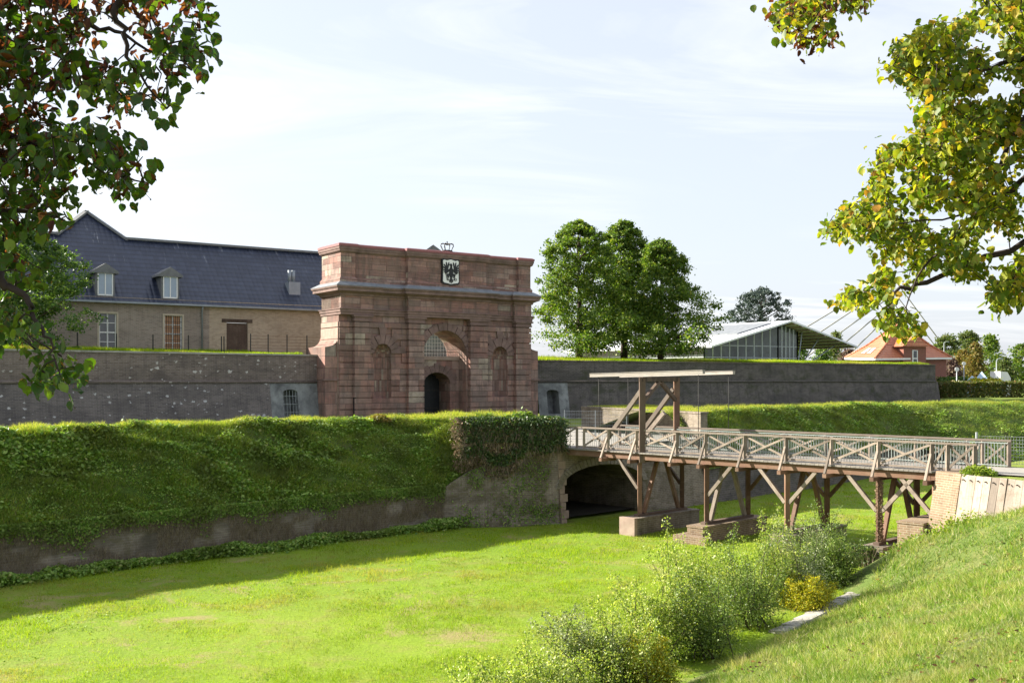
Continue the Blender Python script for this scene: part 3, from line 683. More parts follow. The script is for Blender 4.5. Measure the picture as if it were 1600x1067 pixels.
# recess back wall with the doorway
DH = dict(c=9.38, r=1.27, z0=Z0, spring=-.3, rise=.95, depth=1.75)
w = MB(); wall_face(w, lambda s, d, z: GF(s, 1.2 + d, z), CS - CR, CS + CR, Z0, SP - .001, [DH]); w.build('recess_wall', 'stone', gate)
w = MB()
w.box(GF, CS - CR, CS + CR, 1.08, 1.3, SP - .28, SP + .02); w.build('ledge', 'stone_pale', gate, bevel=.02)
w = MB()
for i in range(11):
    a0, a1 = math.pi * (i + .03) / 11, math.pi * (i + .97) / 11; L = .75 if i % 2 else .6
    pr = lambda a, e: (DH['c'] - (DH['r'] + e) * math.cos(a), DH['spring'] + (DH['rise'] + e) * math.sin(a))
    w.prism([pr(a0, .0), pr(a1, .0), pr(a1, L), pr(a0, L)], lambda s, z: GF(s, 1.13, z), lambda s, z: GF(s, 1.22, z))
w.build('door_arch_stones', 'stone_trim', gate, bevel=.015)
dr = MB()
for i in range(8): a = 8.11 + i * .3175; dr.box(GF, a, a + .31, 2.9, 3.0, Z0, hole_h(DH, min(max(a + .15, 8.12), 10.64)) - .02)
dark_leaves = dr.build('door', 'black', gate)  # black leaves added to stand for the dark open passage
for hz_ in (-2.4, -.9): hd = MB(); hd.box(GF, 8.2, 10.5, 2.86, 2.9, hz_, hz_ + .12); hd.build('hinge', 'iron', dark_leaves)
# niches: half-cylinder back with a half dome
for c, r, sp, lab in ((3.7, .76, 2.09, 0), (14.78, .78, 2.06, 0)):
    w = MB(); n = 16
    col = [(c - r * math.cos(math.pi * i / n), .72 * math.sin(math.pi * i / n) + .004) for i in range(n + 1)]
    for (xa, da), (xb, db) in zip(col[:-1], col[1:]):
        w.quad(GF(xa, da, -1.5), GF(xb, db, -1.5), GF(xb, db, sp), GF(xa, da, sp)); w.face((GF(xa, 0.004, -1.5), GF(xb, 0.004, -1.5), GF(xb, db, -1.5), GF(xa, da, -1.5)))
    for j in range(8):
        b0, b1 = math.pi / 2 * j / 8, math.pi / 2 * (j + 1) / 8
        for i in range(n):
            a0, a1 = math.pi * i / n, math.pi * (i + 1) / n
            q = lambda a, b: GF(c - r * math.cos(a) * math.cos(b), .72 * math.sin(a) * math.cos(b) + .004, sp + r * math.sin(b))
            w.quad(q(a0, b0), q(a1, b0), q(a1, b1), q(a0, b1))
    w.build('niche', 'stone', gate)
# courses of proud blocks with deep joints
JT = [-3.15 + .9 * k for k in range(9)]; PIL = [(1.1, 2.5), (5.8, 7.22), (11.6, 13.3), (16.2, 17.75)]
def cuts(z0, z1):
    out = []; m = (z0 + z1) / 2
    for c, r, sp, e in ((CS, CR, SP, .8), (3.7, .76, 2.09, .95), (14.78, .78, 2.06, .95)):
        lo = -1.5 if r < 1 else Z0
        if z1 < lo + .2: continue
        rr = r + e
        if m > sp + rr: continue
        hw = r + (.0 if c != CS else .0) if m < sp - .3 else math.sqrt(max(0, rr * rr - max(0, m - sp) ** 2))
        out.append((c - hw, c + hw))
    for a, b in PIL: out.append((a, b))
    return sorted(out)
zl = [Z0] + JT + [4.5]
for z0, z1 in zip(zl[:-1], zl[1:]):
    x = 0.0; w = MB()
    for a, b in cuts(z0, z1) + [(Wd, Wd)]:
        if a - x > .12:
            w = MB(); L = a - x; n = max(1, round(L / 1.5))
            for i in range(n): w.box(GF, x + L * i / n + (.012 if i else 0), x + L * (i + 1) / n - (.012 if i < n - 1 else 0), -.13, .02, z0 + .05, z1 - .05)
            w.build('block_row', 'stone', gate, bevel=.03)
        x = max(x, b)
w = MB()
for zi, (z0, z1) in enumerate(zip(zl[:-1], zl[1:])): w.box(GF, -.07 , .0, .02, TH - .02, z0 + .035, z1 - .035)
w.build('side_blocks', 'stone_pale', gate, bevel=.02)
for a, b in PIL:
    w = MB()
    for k, (z0, z1) in enumerate(zip(zl[:-1], zl[1:])):
        w.box(GF, a, b, -.50, .0, z0 + .045, z1 - .045); w.box(GF, a + .1, b - .1, -.38, .0, z1 - .05, z1 + .05)
    pil = w.build('pilaster', 'stone', gate, bevel=.035)
    c = MB(); c.box(GF, a - .06, b + .06, -.57, 0, 4.53, 4.66); c.box(GF, a - .02, b + .02, -.53, 0, 4.66, 4.86); c.box(GF, a - .14, b + .14, -.66, 0, 4.86, 4.99); c.build('capital', 'stone_trim', pil, bevel=.02)
# voussoirs
def vouss(c, r, sp, n, l0, l1, proud):
    w = MB()
    for i in range(n):
        a0, a1 = math.pi * (i + .04) / n, math.pi * (i + .96) / n; L = l1 if i % 2 == 0 else l0
        pr = lambda a, e: (c - (r + e) * math.cos(a), sp + (r + e) * math.sin(a))
        w.prism([pr(a0, 0), pr(a1, 0), pr(a1, L), pr(a0, L)], lambda s, z: GF(s, -proud - (.04 if i % 2 else 0), z), lambda s, z: GF(s, .02, z))
    return w.build('arch_stones', 'stone_trim', gate, bevel=.03)
vouss(CS, CR, SP, 17, .55, .62, .12); vouss(3.7, .76, 2.09, 9, .7, 1.3, .14); vouss(14.78, .78, 2.06, 9, .7, 1.3, .14)
# mouldings swept round a rectilinear footprint
def ring(fp, prof, name, m, bev=0):
    n = len(fp); w = MB(); cx_ = sum(p[0] for p in fp) / n
    def off(o):
        R = []
        for i in range(n):
            p0, p, p1 = fp[i - 1], fp[i], fp[(i + 1) % n]
            n1 = (p[1] - p0[1], -(p[0] - p0[0])); n2 = (p1[1] - p[1], -(p1[0] - p[0]))
            nn = lambda q: (q[0] / (math.hypot(*q) or 1), q[1] / (math.hypot(*q) or 1))
            n1, n2 = nn(n1), nn(n2); R.append((p[0] + o * (n1[0] + n2[0]), p[1] + o * (n1[1] + n2[1])))
        return R
    prev = None
    for o, z in prof:
        cur = [GF(a, b, z) for a, b in off(o)]
        if prev:
            for i in range(n): w.quad(prev[i], prev[(i + 1) % n], cur[(i + 1) % n], cur[i])
        prev = cur
    w.face([GF(a, b, prof[0][1]) for a, b in off(prof[0][0])][::-1]); w.face(prev)
    return w.build(name, m, gate, bevel=bev)
FP = [(-.02, -.42), (2.65, -.42), (2.65, -.1), (5.7, -.1), (5.7, -.62), (13.4, -.62), (13.4, -.1), (16.1, -.1), (16.1, -.42), (17.87, -.42), (17.87, 3.12), (-.02, 3.12)]
ring(FP, [(.0, 4.99), (.05, 5.02), (.05, 5.2), (.11, 5.22), (.11, 5.38), (.17, 5.42), (.17, 5.48), (0, 5.5)], 'architrave', 'stone_trim')
ring(FP, [(-.02, 5.49), (-.02, 6.45)], 'frieze', 'stone_small')
ring(FP, [(0, 6.44), (.08, 6.47), (.10, 6.6), (.2, 6.66), (.34, 6.72), (.5, 6.78), (.5, 6.98), (.55, 7.0), (.6, 7.08), (.6, 7.16)], 'cornice', 'stone_trim')
ring(FP, [(.62, 7.155), (.62, 7.20), (.12, 7.50), (-.3, 7.53)], 'cornice_flashing', 'lead')
FA = [(0.02, -.3), (1.25, -.3), (1.25, -.02), (5.8, -.02), (5.8, -.42), (13.2, -.42), (13.2, -.02), (16.6, -.02), (16.6, -.3), (17.83, -.3), (17.83, 3.08), (.02, 3.08)]
ring(FA, [(.12, 7.5), (.12, 7.72), (.02, 7.86), (0, 7.9), (0, 9.72)], 'attic', 'stone_small')
ring(FA, [(0, 9.71), (.06, 9.74), (.16, 9.84), (.18, 9.98), (.22, 10.0), (.22, 10.2)], 'attic_cornice', 'stone_trim')
ring(FA, [(.26, 10.19), (.26, 10.36), (.1, 10.44), (-.3, 10.46)], 'capping', 'cap')
w = MB()                                            # thin blocks proud of the attic and frieze
rnd = random.Random(3)
for s0, s1, d0 in ((1.4, 5.6, -.02), (6.0, 13.0, -.42), (13.4, 16.5, -.02), (.2, 1.15, -.3), (16.75, 17.7, -.3)):
    for k in range(4):
        x = s0
        while x < s1 - .3:
            L = min(rnd.uniform(.7, 1.7), s1 - x)
            if rnd.random() < .8: w.box(GF, x + .01, x + L - .01, d0 - .022, d0 + .01, 7.92 + k * .45, 7.92 + k * .45 + .43)
            x += L
w.build('attic_blocks', 'stone_small', gate)
# scrolls and base blocks at both ends
def scroll(sgn, s_at):
    C = [(0, 4.0), (0, 3.3), (.06, 3.05), (.2, 2.84), (.45, 2.66), (.8, 2.56), (1.08, 2.52), (1.08, 2.38), (1.08, Z0), (0, Z0)]
    w = MB(); w.prism(C, lambda a, z: GF(s_at + sgn * a, .12, z), lambda a, z: GF(s_at + sgn * a, 3.35, z)); w.build('scroll_buttress', 'stone' if sgn > 0 else 'stone', gate)
    w = MB(); w.prism([(0, -.02), (1.2, -.02), (1.2, .1), (0, .1)], lambda a, z: GF(s_at + sgn * a, .0, z), lambda a, z: GF(s_at + sgn * a, .5, z)); w.build('string_course', 'stone_trim', gate, bevel=.02)
scroll(-1, -.001); scroll(1, Wd + .001)
w = MB(); w.box(GF, 1.06, 1.2, -.46, -.3, Z0, -1.3); w.build('black_slot', 'black', gate)
# lunette: white glazing bars at the back and a low railing in front
w = MB()
for i in range(15):
    x = CS - 1.96 + i * .28; h = math.sqrt(max(0, CR * CR - (x - CS) ** 2))
    w.bar(GF(x, 2.95, SP), GF(x, 2.95, SP + h), .035, .035)
for z in (.3, .6, .9, 1.2, 1.5, 1.8):
    h = math.sqrt(max(0, CR * CR - z * z)); w.bar(GF(CS - h, 2.95, SP + z), GF(CS + h, 2.95, SP + z), .035, .035)
w.build('lunette_grille', 'white', gate)
w = MB(); w.bar(GF(CS - CR, 1.16, SP + .38), GF(CS + CR, 1.16, SP + .38), .05, .06); w.bar(GF(CS - CR, 1.16, SP + .1), GF(CS + CR, 1.16, SP + .1), .03, .03)
for i in range(20): w.bar(GF(CS - CR + .1 + i * .21, 1.16, SP + .02), GF(CS - CR + .1 + i * .21, 1.16, SP + .38), .02, .02)
w.build('lunette_railing', 'wood_pale', gate)
# coat of arms
SCX, SZ0, SZ1 = 9.62, 7.78, 9.72
def shield(e):
    a = .74 + e; t = SZ1 + e; b = SZ0 - e
    return [(-a, t - .08), (-a + .1, t), (-.4, t - .05), (0, t + .05), (.4, t - .05), (a - .1, t), (a, t - .08), (a - .04, t - .6), (a, b + .22), (a - .1, b + .1), (.3, b + .06), (0, b), (-.3, b + .06), (-a + .1, b + .1), (-a, b + .22), (-a + .04, t - .6)]
w = MB(); w.prism(shield(.1), lambda a, z: GF(SCX + a, -.62, z), lambda a, z: GF(SCX + a, -.40, z)); sh = w.build('coat_of_arms', 'black', gate, bevel=.02)
w = MB(); w.prism(shield(0), lambda a, z: GF(SCX + a, -.65, z), lambda a, z: GF(SCX + a, -.61, z)); w.build('shield_field', 'white', sh)
w = MB()
def pl(poly, d=-.70):
    w.prism([(x, z) for x, z in poly], lambda a, z: GF(SCX + a, d, z), lambda a, z: GF(SCX + a, -.64, z))
EC = 8.72
pl([(-.13, EC + .32), (-.19, EC), (-.13, EC - .38), (0, EC - .52), (.13, EC - .38), (.19, EC), (.13, EC + .32), (.06, EC + .5), (-.06, EC + .5)])
pl([(-.06, EC + .42), (-.1, EC + .6), (-.24, EC + .56), (-.12, EC + .68), (0, EC + .73), (.1, EC + .64), (.08, EC + .42)])
for sg in (-1, 1):
    pl([(sg * .1, EC + .22), (sg * .3, EC - .02), (sg * .52, EC + .02), (sg * .62, EC + .35), (sg * .50, EC + .25), (sg * .26, EC + .22), (sg * .14, EC + .3)])
    for k in range(7):                              # wing feathers
        ang = math.radians(102 - k * 22); bx = sg * (.33 + .02 * k * (k < 3)); bz = EC + .24 - .035 * k
        L = (.62, .66, .6, .52, .42, .36, .3)[k]; dx, dz = sg * math.cos(ang) * L, math.sin(ang) * L; nx, nz = -dz / L * .055, dx / L * .055
        pl([(bx - nx, bz - nz), (bx + nx, bz + nz), (bx + dx * .8 + nx, bz + dz * .8 + nz), (bx + dx, bz + dz), (bx + dx * .8 - nx, bz + dz * .8 - nz)], -.69 - .003 * k)
    pl([(sg * .12, EC - .1), (sg * .42, EC - .12), (sg * .40, EC - .26), (sg * .3, EC - .5), (sg * .22, EC - .42), (sg * .2, EC - .25), (sg * .1, EC - .25)])
    pl([(sg * .30, EC - .5), (sg * .42, EC - .62), (sg * .36, EC - .63), (sg * .30, EC - .57), (sg * .24, EC - .66), (sg * .22, EC - .6)])
    pl([(sg * .02, EC - .4), (sg * .18, EC - .62), (sg * .16, EC - .8), (sg * .08, EC - .72), (sg * .02, EC - .88)])
w.bar(GF(SCX - .55, -.67, EC + .1), GF(SCX - .36, -.67, EC - .66), .03, .04); w.bar(GF(SCX - .6, -.67, EC + .12), GF(SCX - .44, -.67, EC + .16), .03, .03)
w.tube([GF(SCX + .43 + .1 * math.cos(t), -.67, EC - .56 + .1 * math.sin(t)) for t in np.linspace(0, 6.28, 13)], .02, 5)
w.build('eagle', 'black', sh)
w = MB(); K = 10.46                                  # crown
w.tube([GF(SCX + .42 * math.cos(t), -.05 + .3 * math.sin(t), K + .06) for t in np.linspace(0, 6.283, 17)], .06, 6)
for k in range(8):
    t = 2 * math.pi * k / 8
    w.tube([GF(SCX + r * math.cos(t), -.05 + r * .72 * math.sin(t), K + z) for r, z in ((.4, .06), (.50, .3), (.60, .46), (.57, .60), (.40, .66), (.22, .62), (.03, .56))], .033, 5)
w.tube([GF(SCX, -.05, K + .54), GF(SCX, -.05, K + .72)], [.09, .06], 6); w.bar(GF(SCX, -.05, K + .7), GF(SCX, -.05, K + .86), .04, .04); w.bar(GF(SCX - .07, -.05, K + .79), GF(SCX + .07, -.05, K + .79), .04, .04)
w.build('crown', 'iron', gate)

# ============================================================ BRIDGE
PT = [-.6, -.12, 1.48, 3.26, 5.65, 7.25, 9.3, 11.36, 13.45, 15.47, 17.6, 18.2, 19.2]
RT = -2.35
br = thing('wooden_bridge', BF(9, 1.7, FLOOR), 'long wooden footbridge on timber trestles crossing the grassy moat', 'bridge')
w = MB(); rr_ = random.Random(5); t = -1.4
while t < 19.3:                                     # deck planks
    w.box(BF, t, t + .185, -.22, 3.62, DECK - .07, DECK + rr_.uniform(-.006, .006)); t += .2
w.build('deck', 'wood_grey', br)
for ww in (.0, 1.7, 3.4):
    w = MB()
    for a, b in ((-1.2, 5.6), (5.6, 11.3), (11.3, 17.6), (17.6, 19.2)): w.bar(BF(a + .01, ww, DECK - .22), BF(b - .01, ww, DECK - .22), .2, .28)
    w.build('deck_beam', 'wood_red', br)
def railing(ww, out):
    """out: -1 near side, +1 far side"""
    w = MB(); w.bar(BF(-.7, ww, RT - .04), BF(19.3, ww, RT - .04), .15, .08); rl = w.build('railing', 'wood_pale', br, bevel=.008)
    wb = MB(); wb.bar(BF(-.6, ww, DECK + .10), BF(19.2, ww, DECK + .10), .05, .07); wb.build('bottom_rail', 'wood_pale', rl)
    for i, t in enumerate(PT):
        p = MB(); p.bar(BF(t, ww, DECK - .34 if 1 < i < 11 else DECK), BF(t, ww, RT - .08), .13, .13); p.build('railing_post', 'wood_pale' if i % 3 else 'wood_pale', rl, bevel=.006)
        if 2 <= i <= 10:
            p = MB(); p.bar(BF(t - .02, ww + out * .55, DECK - .36), BF(t - .02, ww + out * .06, DECK + .62), .09, .09); p.build('outrigger_strut', 'wood_pale', rl)
    for i, (a, b) in enumerate(zip(PT[:-1], PT[1:])):
        if b - a < .5: continue
        p = MB()
        p.bar(BF(a + .06, ww - .02, DECK + .16), BF(b - .06, ww - .02, RT - .12), .05, .085)
        if not (b == 18.2): p.bar(BF(a + .06, ww + .035, RT - .12), BF(b - .06, ww + .035, DECK + .16), .05, .085)
        p.build('cross_brace', 'wood_pale', rl)
        p = MB(); t = a + .12; iw = -out * .1
        while t < b - .05: p.bar(BF(t, ww + iw, DECK + .02), BF(t, ww + iw, RT - .14), .018, .018); t += .125
        p.bar(BF(a, ww + iw, RT - .13), BF(b, ww + iw, RT - .13), .03, .03); p.bar(BF(a, ww + iw, DECK + .09), BF(b, ww + iw, DECK + .09), .03, .03)
        p.build('balusters', 'baluster', rl)
railing(0, -1); railing(3.4, 1)
w = MB()
for a, b, c in ((-3.4, -.7, 0),): 
    w.bar(BF(a, -.5, RT - .05), BF(b, 0, RT - .05), .12, .08)
    for k in range(9): w.bar(BF(a + (b - a) * k / 9, -.5 + .5 * k / 9, DECK), BF(a + (b - a) * k / 9, -.5 + .5 * k / 9, RT - .08), .03, .03)
    w.bar(BF(a + 1, -.3, DECK + .1), BF(b, 0, RT - .1), .05, .08); w.bar(BF(a + 1.1, -.3, DECK), BF(a + 1.1, -.3, RT - .08), .1, .1)
w.build('approach_railing', 'wood_pale', br)
for t in PT[2:11]:
    w = MB(); w.bar(BF(t, -.62, DECK - .44), BF(t, 4.02, DECK - .44), .17, .16); w.build('cross_beam', 'wood_red', br, bevel=.01)
TB = [3.45, 7.3, 11.4, 15.5, 17.75]
for i, t in enumerate(TB):
    zf = -6.4 if i < 4 else -5.3; zt = DECK - .5
    lg = []
    for ww in (.0, 3.4):
        w = MB(); w.bar(BF(t, ww, zf), BF(t, ww, zt), .2, .2); o = w.build('trestle_post', 'wood_red', br, bevel=.012)
        if i == 3 and ww == 0:
            o['label'] = 'trestle post wrapped in dry creeper'
            C = np.array([BF(t + random.uniform(-.15, .15), random.uniform(-.15, .15), random.uniform(zf, zt)) for _ in range(900)])
            V, F = leaf_quads(C, .07); np_mesh('creeper', V, F, 'ivy_brown', parent=o)
        lg.append(o)
    for a, b in ((1.35, .3), (2.05, 3.1)):
        w = MB(); w.bar(BF(t, b, zf), BF(t, a, zt), .17, .17); w.build('trestle_strut', 'wood_red' if i != 1 else 'wood_pale', br, bevel=.01)
    w = MB(); w.bar(BF(t, -.3, zf - .06), BF(t, 3.7, zf - .06), .26, .12); w.build('sill_beam', 'wood_dark', br)
    for ww in (.0, 3.4):
        for sg in (-1, 1):
            if (i, sg) in ((0, 1), (1, -1), (4, 1)): continue
            w = MB(); w.bar(BF(t + sg * .1, ww, zt - 1.25), BF(t + sg * 1.35, ww, DECK - .36), .13, .15); w.build('knee_brace', 'wood_pale' if ww == 0 else 'wood_red', br, bevel=.008)
# drawbridge gantry
ga = thing('drawbridge_gantry', BF(3.4, 1.7, DECK), 'wooden drawbridge gantry with two long counterbalance beams on the bridge', 'drawbridge')
for ww in (-.02, 3.42):
    w = MB(); w.bar(BF(3.62 if ww < 0 else 3.1, ww, DECK - .5), BF(3.62 if ww < 0 else 3.1, ww, .12), .28, .28); w.build('gantry_post', 'wood_dark' if ww < 0 else 'wood_red', ga, bevel=.02)
w = MB(); w.bar(BF(3.62, -.15, .05), BF(3.1, 3.55, .05), .24, .22); w.build('cross_head', 'wood_dark', ga, bevel=.01)
for a, b in (((3.6, .1, -1.0), (3.42, 1.55, -.08)), ((3.12, 3.3, -1.0), (3.28, 1.85, -.08))):
    w = MB(); w.bar(BF(*a), BF(*b), .16, .18); w.build('knee_brace', 'wood_dark', ga, bevel=.01)
for t1, t0, ww, za in ((3.5, .85, .12, -.45), (3.0, .35, 3.3, -.45), (3.4, 1.6, 2.0, -1.6)):
    w = MB(); w.bar(BF(t1, ww, za), BF(t0, ww, DECK + .02), .17, .2); w.build('back_stay', 'wood_pale', ga, bevel=.01)
for ww, ta, tb in ((.0, .35, 7.15), (3.42, -.55, 6.5)):
    w = MB(); w.bar(BF(ta, ww, .22), BF(tb, ww, .36), .2, .14); bo = w.build('balance_beam', 'wood_grey', ga, bevel=.015)
    w = MB(); w.bar(BF(ta, ww, .325), BF(tb, ww, .455), .24, .025); w.build('beam_cover', 'wood_grey', bo)
    for tt in (ta + .5, tb - .3):
        w = MB(); w.tube([BF(tt, ww, .25), BF(tt + (.05 if tt < 3 else 0), ww, DECK + .05 if tt < 3 else RT - 1.0)], .016, 5); w.build('hanger_rod', 'iron', bo)
# brick piers under the trestles
def pier(t, w0, w1, z1, lab, m='brick_tan', step=None, wd=.42):
    w = MB(); w.box(BF, t - wd, t + wd, w0, w1, FLOOR - .3, z1 - .08); w.box(BF, t - wd - .03, t + wd + .03, w0 - .03, w1 + .03, z1 - .08, z1)
    if step: w.box(BF, t - wd - .5, t - wd - .002, w0 - .4, w1 - .6, FLOOR - .3, FLOOR + step); w.box(BF, t - wd, t + wd + .5, w0 - .45, w0 - .03, FLOOR - .3, FLOOR + step)
    return tag(w.build('bridge_pier', m, bevel=.02), lab, 'bridge pier', 'brick piers carrying the bridge trestles')
p = pier(3.45, -.75, 4.3, -6.52, 'brick pier with a pale stone end, nearest the tunnel arch', 'brick_abut')
w = MB(); w.box(BF, 3.45 - .46, 3.45 + .46, -.98, -.76, FLOOR - .3, -6.5); w.build('end_stone', 'stone_pale', p, bevel=.03)
pier(7.3, -.9, 4.4, -6.52, 'sunlit stepped brick pier under the second trestle from the arch', step=.35)
pier(11.4, -.7, 4.4, -6.52, 'brick pier half hidden behind the tall shrubs', 'brick_abut')
pier(15.5, -.6, 4.3, -6.52, 'low dark pier overgrown with hanging creeper', 'brick_moss')
pier(17.2, -1.0, 3.7, -5.35, 'short square brick pier beside the battered wing wall', wd=.5)
# wing wall and plank wall of the bridgehead
A, B_, C_ = (16.05, 38.75), (16.45, 37.5), (19.0, 32.4)
def batt(mb, p0, p1, z1, k=.22, nrm=(-.89, -.45), thick=.8):
    f = lambda p, z: (p[0] + nrm[0] * k * (z1 - z), p[1] + nrm[1] * k * (z1 - z), z)
    b = lambda p, z: (p[0] - nrm[0] * thick, p[1] - nrm[1] * thick, z)
    mb.hexa([f(p0, FLOOR - .2), f(p1, FLOOR - .2), b(p1, FLOOR - .2), b(p0, FLOOR - .2), f(p0, z1), f(p1, z1), b(p1, z1), b(p0, z1)])
w = MB(); batt(w, A, B_, -3.42); tag(w.build('wing_wall', 'brick_tan'), 'sloping sunlit tan brick wall end where the bridge meets the bank', 'wall')
plw = thing('plank_wall', (17.5, 35, -6), 'leaning wall of bleached upright planks right of the brick wall end', 'plank wall')
n = 18; rnd = random.Random(9)
for i in range(n):
    f0, f1 = i / n, (i + .95) / n; z1 = -3.42 - .03 * rnd.random() - .02 * i / n; pp = lambda f: (B_[0] + .02 + (C_[0] - B_[0]) * f, B_[1] - .02 + (C_[1] - B_[1]) * f)
    w = MB(); a, b = pp(f0), pp(f1); o = rnd.uniform(-.02, .02); batt(w, (a[0] + o, a[1] + o), (b[0] + o, b[1] + o), z1, k=.22 + rnd.uniform(-.012, .012), thick=.06)
    w.build('plank', 'planks', plw)
w = MB(); 
for i in range(n):
    f = (i + .5) / n; q = (B_[0] + (C_[0] - B_[0]) * f, B_[1] + (C_[1] - B_[1]) * f); w.tube([(q[0] - .12, q[1] - .06, -3.62), (q[0] - .05, q[1] - .02, -3.62)], .025, 6)
w.build('bolts', 'iron', plw)
# steel mesh fence
F0 = BF(17.9, 3.55, 0)[:2]; fd = (.86, -.5); FF = frame(F0[0], F0[1], *fd)
fe = thing('mesh_fence', (F0[0], F0[1], DECK), 'grey welded wire mesh fence on steel posts at the right bridge end', 'fence')
for i in range(5):
    w = MB(); w.bar(FF(i * 2.5, 0, DECK - .1), FF(i * 2.5, 0, DECK + (1.35 if i == 0 else 1.25)), .09, .06); w.build('fence_post', 'steel', fe)
for i in range(4):
    w = MB()
    for k in range(9): w.bar(FF(i * 2.5, 0, DECK + .12 + k * .135), FF(i * 2.5 + 2.5, 0, DECK + .12 + k * .135), .012, .012)
    for k in range(24): w.bar(FF(i * 2.5 + k * .104, .01, DECK + .1), FF(i * 2.5 + k * .104, .01, DECK + 1.2), .007, .007)
    w.build('mesh_panel', 'steel', fe)
# mesh gate panels beyond the ivy
gx = frame(3.0, 58.5, .95, -.3); fe2 = thing('blue_grey_fence', gx(1.5, 0, DECK), 'thin blue-grey mesh fence between the ivy and the passage wall', 'fence')
for i in range(3):
    w = MB(); w.bar(gx(i * 1.8, 0, DECK), gx(i * 1.8, 0, DECK + 1.75), .05, .05); w.build('fence_post', 'steel', fe2)
w = MB()
for k in range(9): w.bar(gx(0, 0, DECK + .1 + k * .2), gx(3.6, 0, DECK + .1 + k * .2), .012, .012)
for k in range(36): w.bar(gx(k * .1, 0, DECK + .1), gx(k * .1, 0, DECK + 1.7), .006, .006)
w.build('mesh_panel', 'steel', fe2)
# concrete gutter at the foot of the bank
w = MB()
for i in range(9):
    v0 = 26 + i * .92; u0 = float(toe(v0)); u1 = float(toe(v0 + .9))
    hz = lambda u, v, e=.05: MF(u, v, float(bank_z(np.array(u), np.array(v))) + e)
    a, b = u0 - .55 , u1 - .55; zz0 = FLOOR + .0
    P = [MF(a, v0, FLOOR - .1), MF(a + .75, v0, FLOOR - .1), MF(b + .75, v0 + .9, FLOOR - .1), MF(b, v0 + .9, FLOOR - .1), MF(a, v0, FLOOR + .10), MF(a + .6, v0, FLOOR + .17), MF(b + .6, v0 + .9, FLOOR + .17), MF(b, v0 + .9, FLOOR + .06)]
    w.hexa(P)
tag(w.build('drainage_channel', 'concrete', bevel=.02), 'pale concrete gutter slabs along the foot of the near bank', 'gutter')

# ============================================================ BARRACKS
BA = frame(-33.5, 80, .83, .557)
ba = thing('barracks_building', BA(5, 4, 2.3), 'long brick barracks with a dark blue tiled roof and two dormers, behind the left wall', 'building')
EZ = 6.6; RS = 1.02; gz = 1.6
wins = [(1.04, 2.63), (6.08, 7.79)]
w = MB(); wall_face(w, BA, -16, 9.9, gz, EZ, [dict(c=(a + b) / 2, r=(b - a) / 2 - .12, z0=2.3, spring=5.38, rise=.01, depth=.25) for a, b in wins] + [dict(c=-5, r=.68, z0=2.3, spring=5.38, rise=.01, depth=.25)])
w.quad(BA(-16, 0, gz), BA(-16, 15, gz), BA(-16, 15, EZ), BA(-16, 0, EZ)); wl = w.build('wall', 'brick_house', ba)
w = MB(); wall_face(w, BA, 9.9, 24, gz, EZ, [dict(c=12.28, r=.92, z0=1.7, spring=4.86, rise=.01, depth=.3)])
w.quad(BA(24, 0, gz), BA(24, 10.6, gz), BA(24, 10.6, EZ), BA(24, 0, EZ)); w.face((BA(24, 0, EZ), BA(24, 10.6, EZ), BA(24, 5.3, 12))); w.build('wall', 'brick_yellow', ba)
# roof: uv v runs up the slope
def slope(mb, pts):                                 # pts in (a, setback) on the front plane; optional lateral uv
    mb.face([BA(a, d, EZ - .05 + d * RS) for a, d in pts], [(a, math.hypot(d, d * RS)) for a, d in pts])
w = MB(); slope(w, [(-16.2, -.35), (24.2, -.35), (24.2, 5.3), (4.54, 5.3), (1.75, 7.65), (-1.04, 5.3), (-16.2, 5.3)])
rz = lambda d: EZ - .05 + d * RS
w.face([BA(-16.2, 10.95, rz(-.35)), BA(24.2, 10.95, rz(-.35)), BA(24.2, 5.3, rz(5.3)), BA(-16.2, 5.3, rz(5.3))])
w.face([BA(4.54, 5.3, rz(5.3)), BA(1.75, 7.65, rz(7.65)), BA(1.75, 16, rz(7.65)), BA(4.54, 16, rz(5.3))]); w.face([BA(-1.04, 5.3, rz(5.3)), BA(1.75, 7.65, rz(7.65)), BA(1.75, 16, rz(7.65)), BA(-1.04, 16, rz(5.3))])
w.face([BA(4.54, 5.3, rz(5.3)), BA(10.5, 5.3, rz(-.2)), BA(10.5, 16, rz(-.2)), BA(4.54, 16, rz(5.3))])
roof = w.build('roof', 'tile_blue', ba)
w = MB(); w.bar(BA(4.3, 5.28, rz(5.3) + .06), BA(24.2, 5.28, rz(5.3) + .06), .4, .2); w.bar(BA(-16.2, 5.28, rz(5.3) + .06), BA(-.8, 5.28, rz(5.3) + .06), .4, .2)
for a in (4.6, -1.1): w.bar(BA(a, 5.2, rz(5.2) + .03), BA(1.75, 7.62, rz(7.65) + .05), .5, .16)
w.build('ridge_tiles', 'slate', roof)
w = MB(); w.bar(BA(-16.2, -.42, EZ - .42), BA(24.2, -.42, EZ - .42), .18, .14); w.build('gutter', 'zinc', ba)
w = MB(); w.tube([BA(9.26, -.38, EZ - .5), BA(9.26, -.14, EZ - .85), BA(9.26, -.14, gz)], .07, 8); w.build('downpipe', 'zinc', ba)
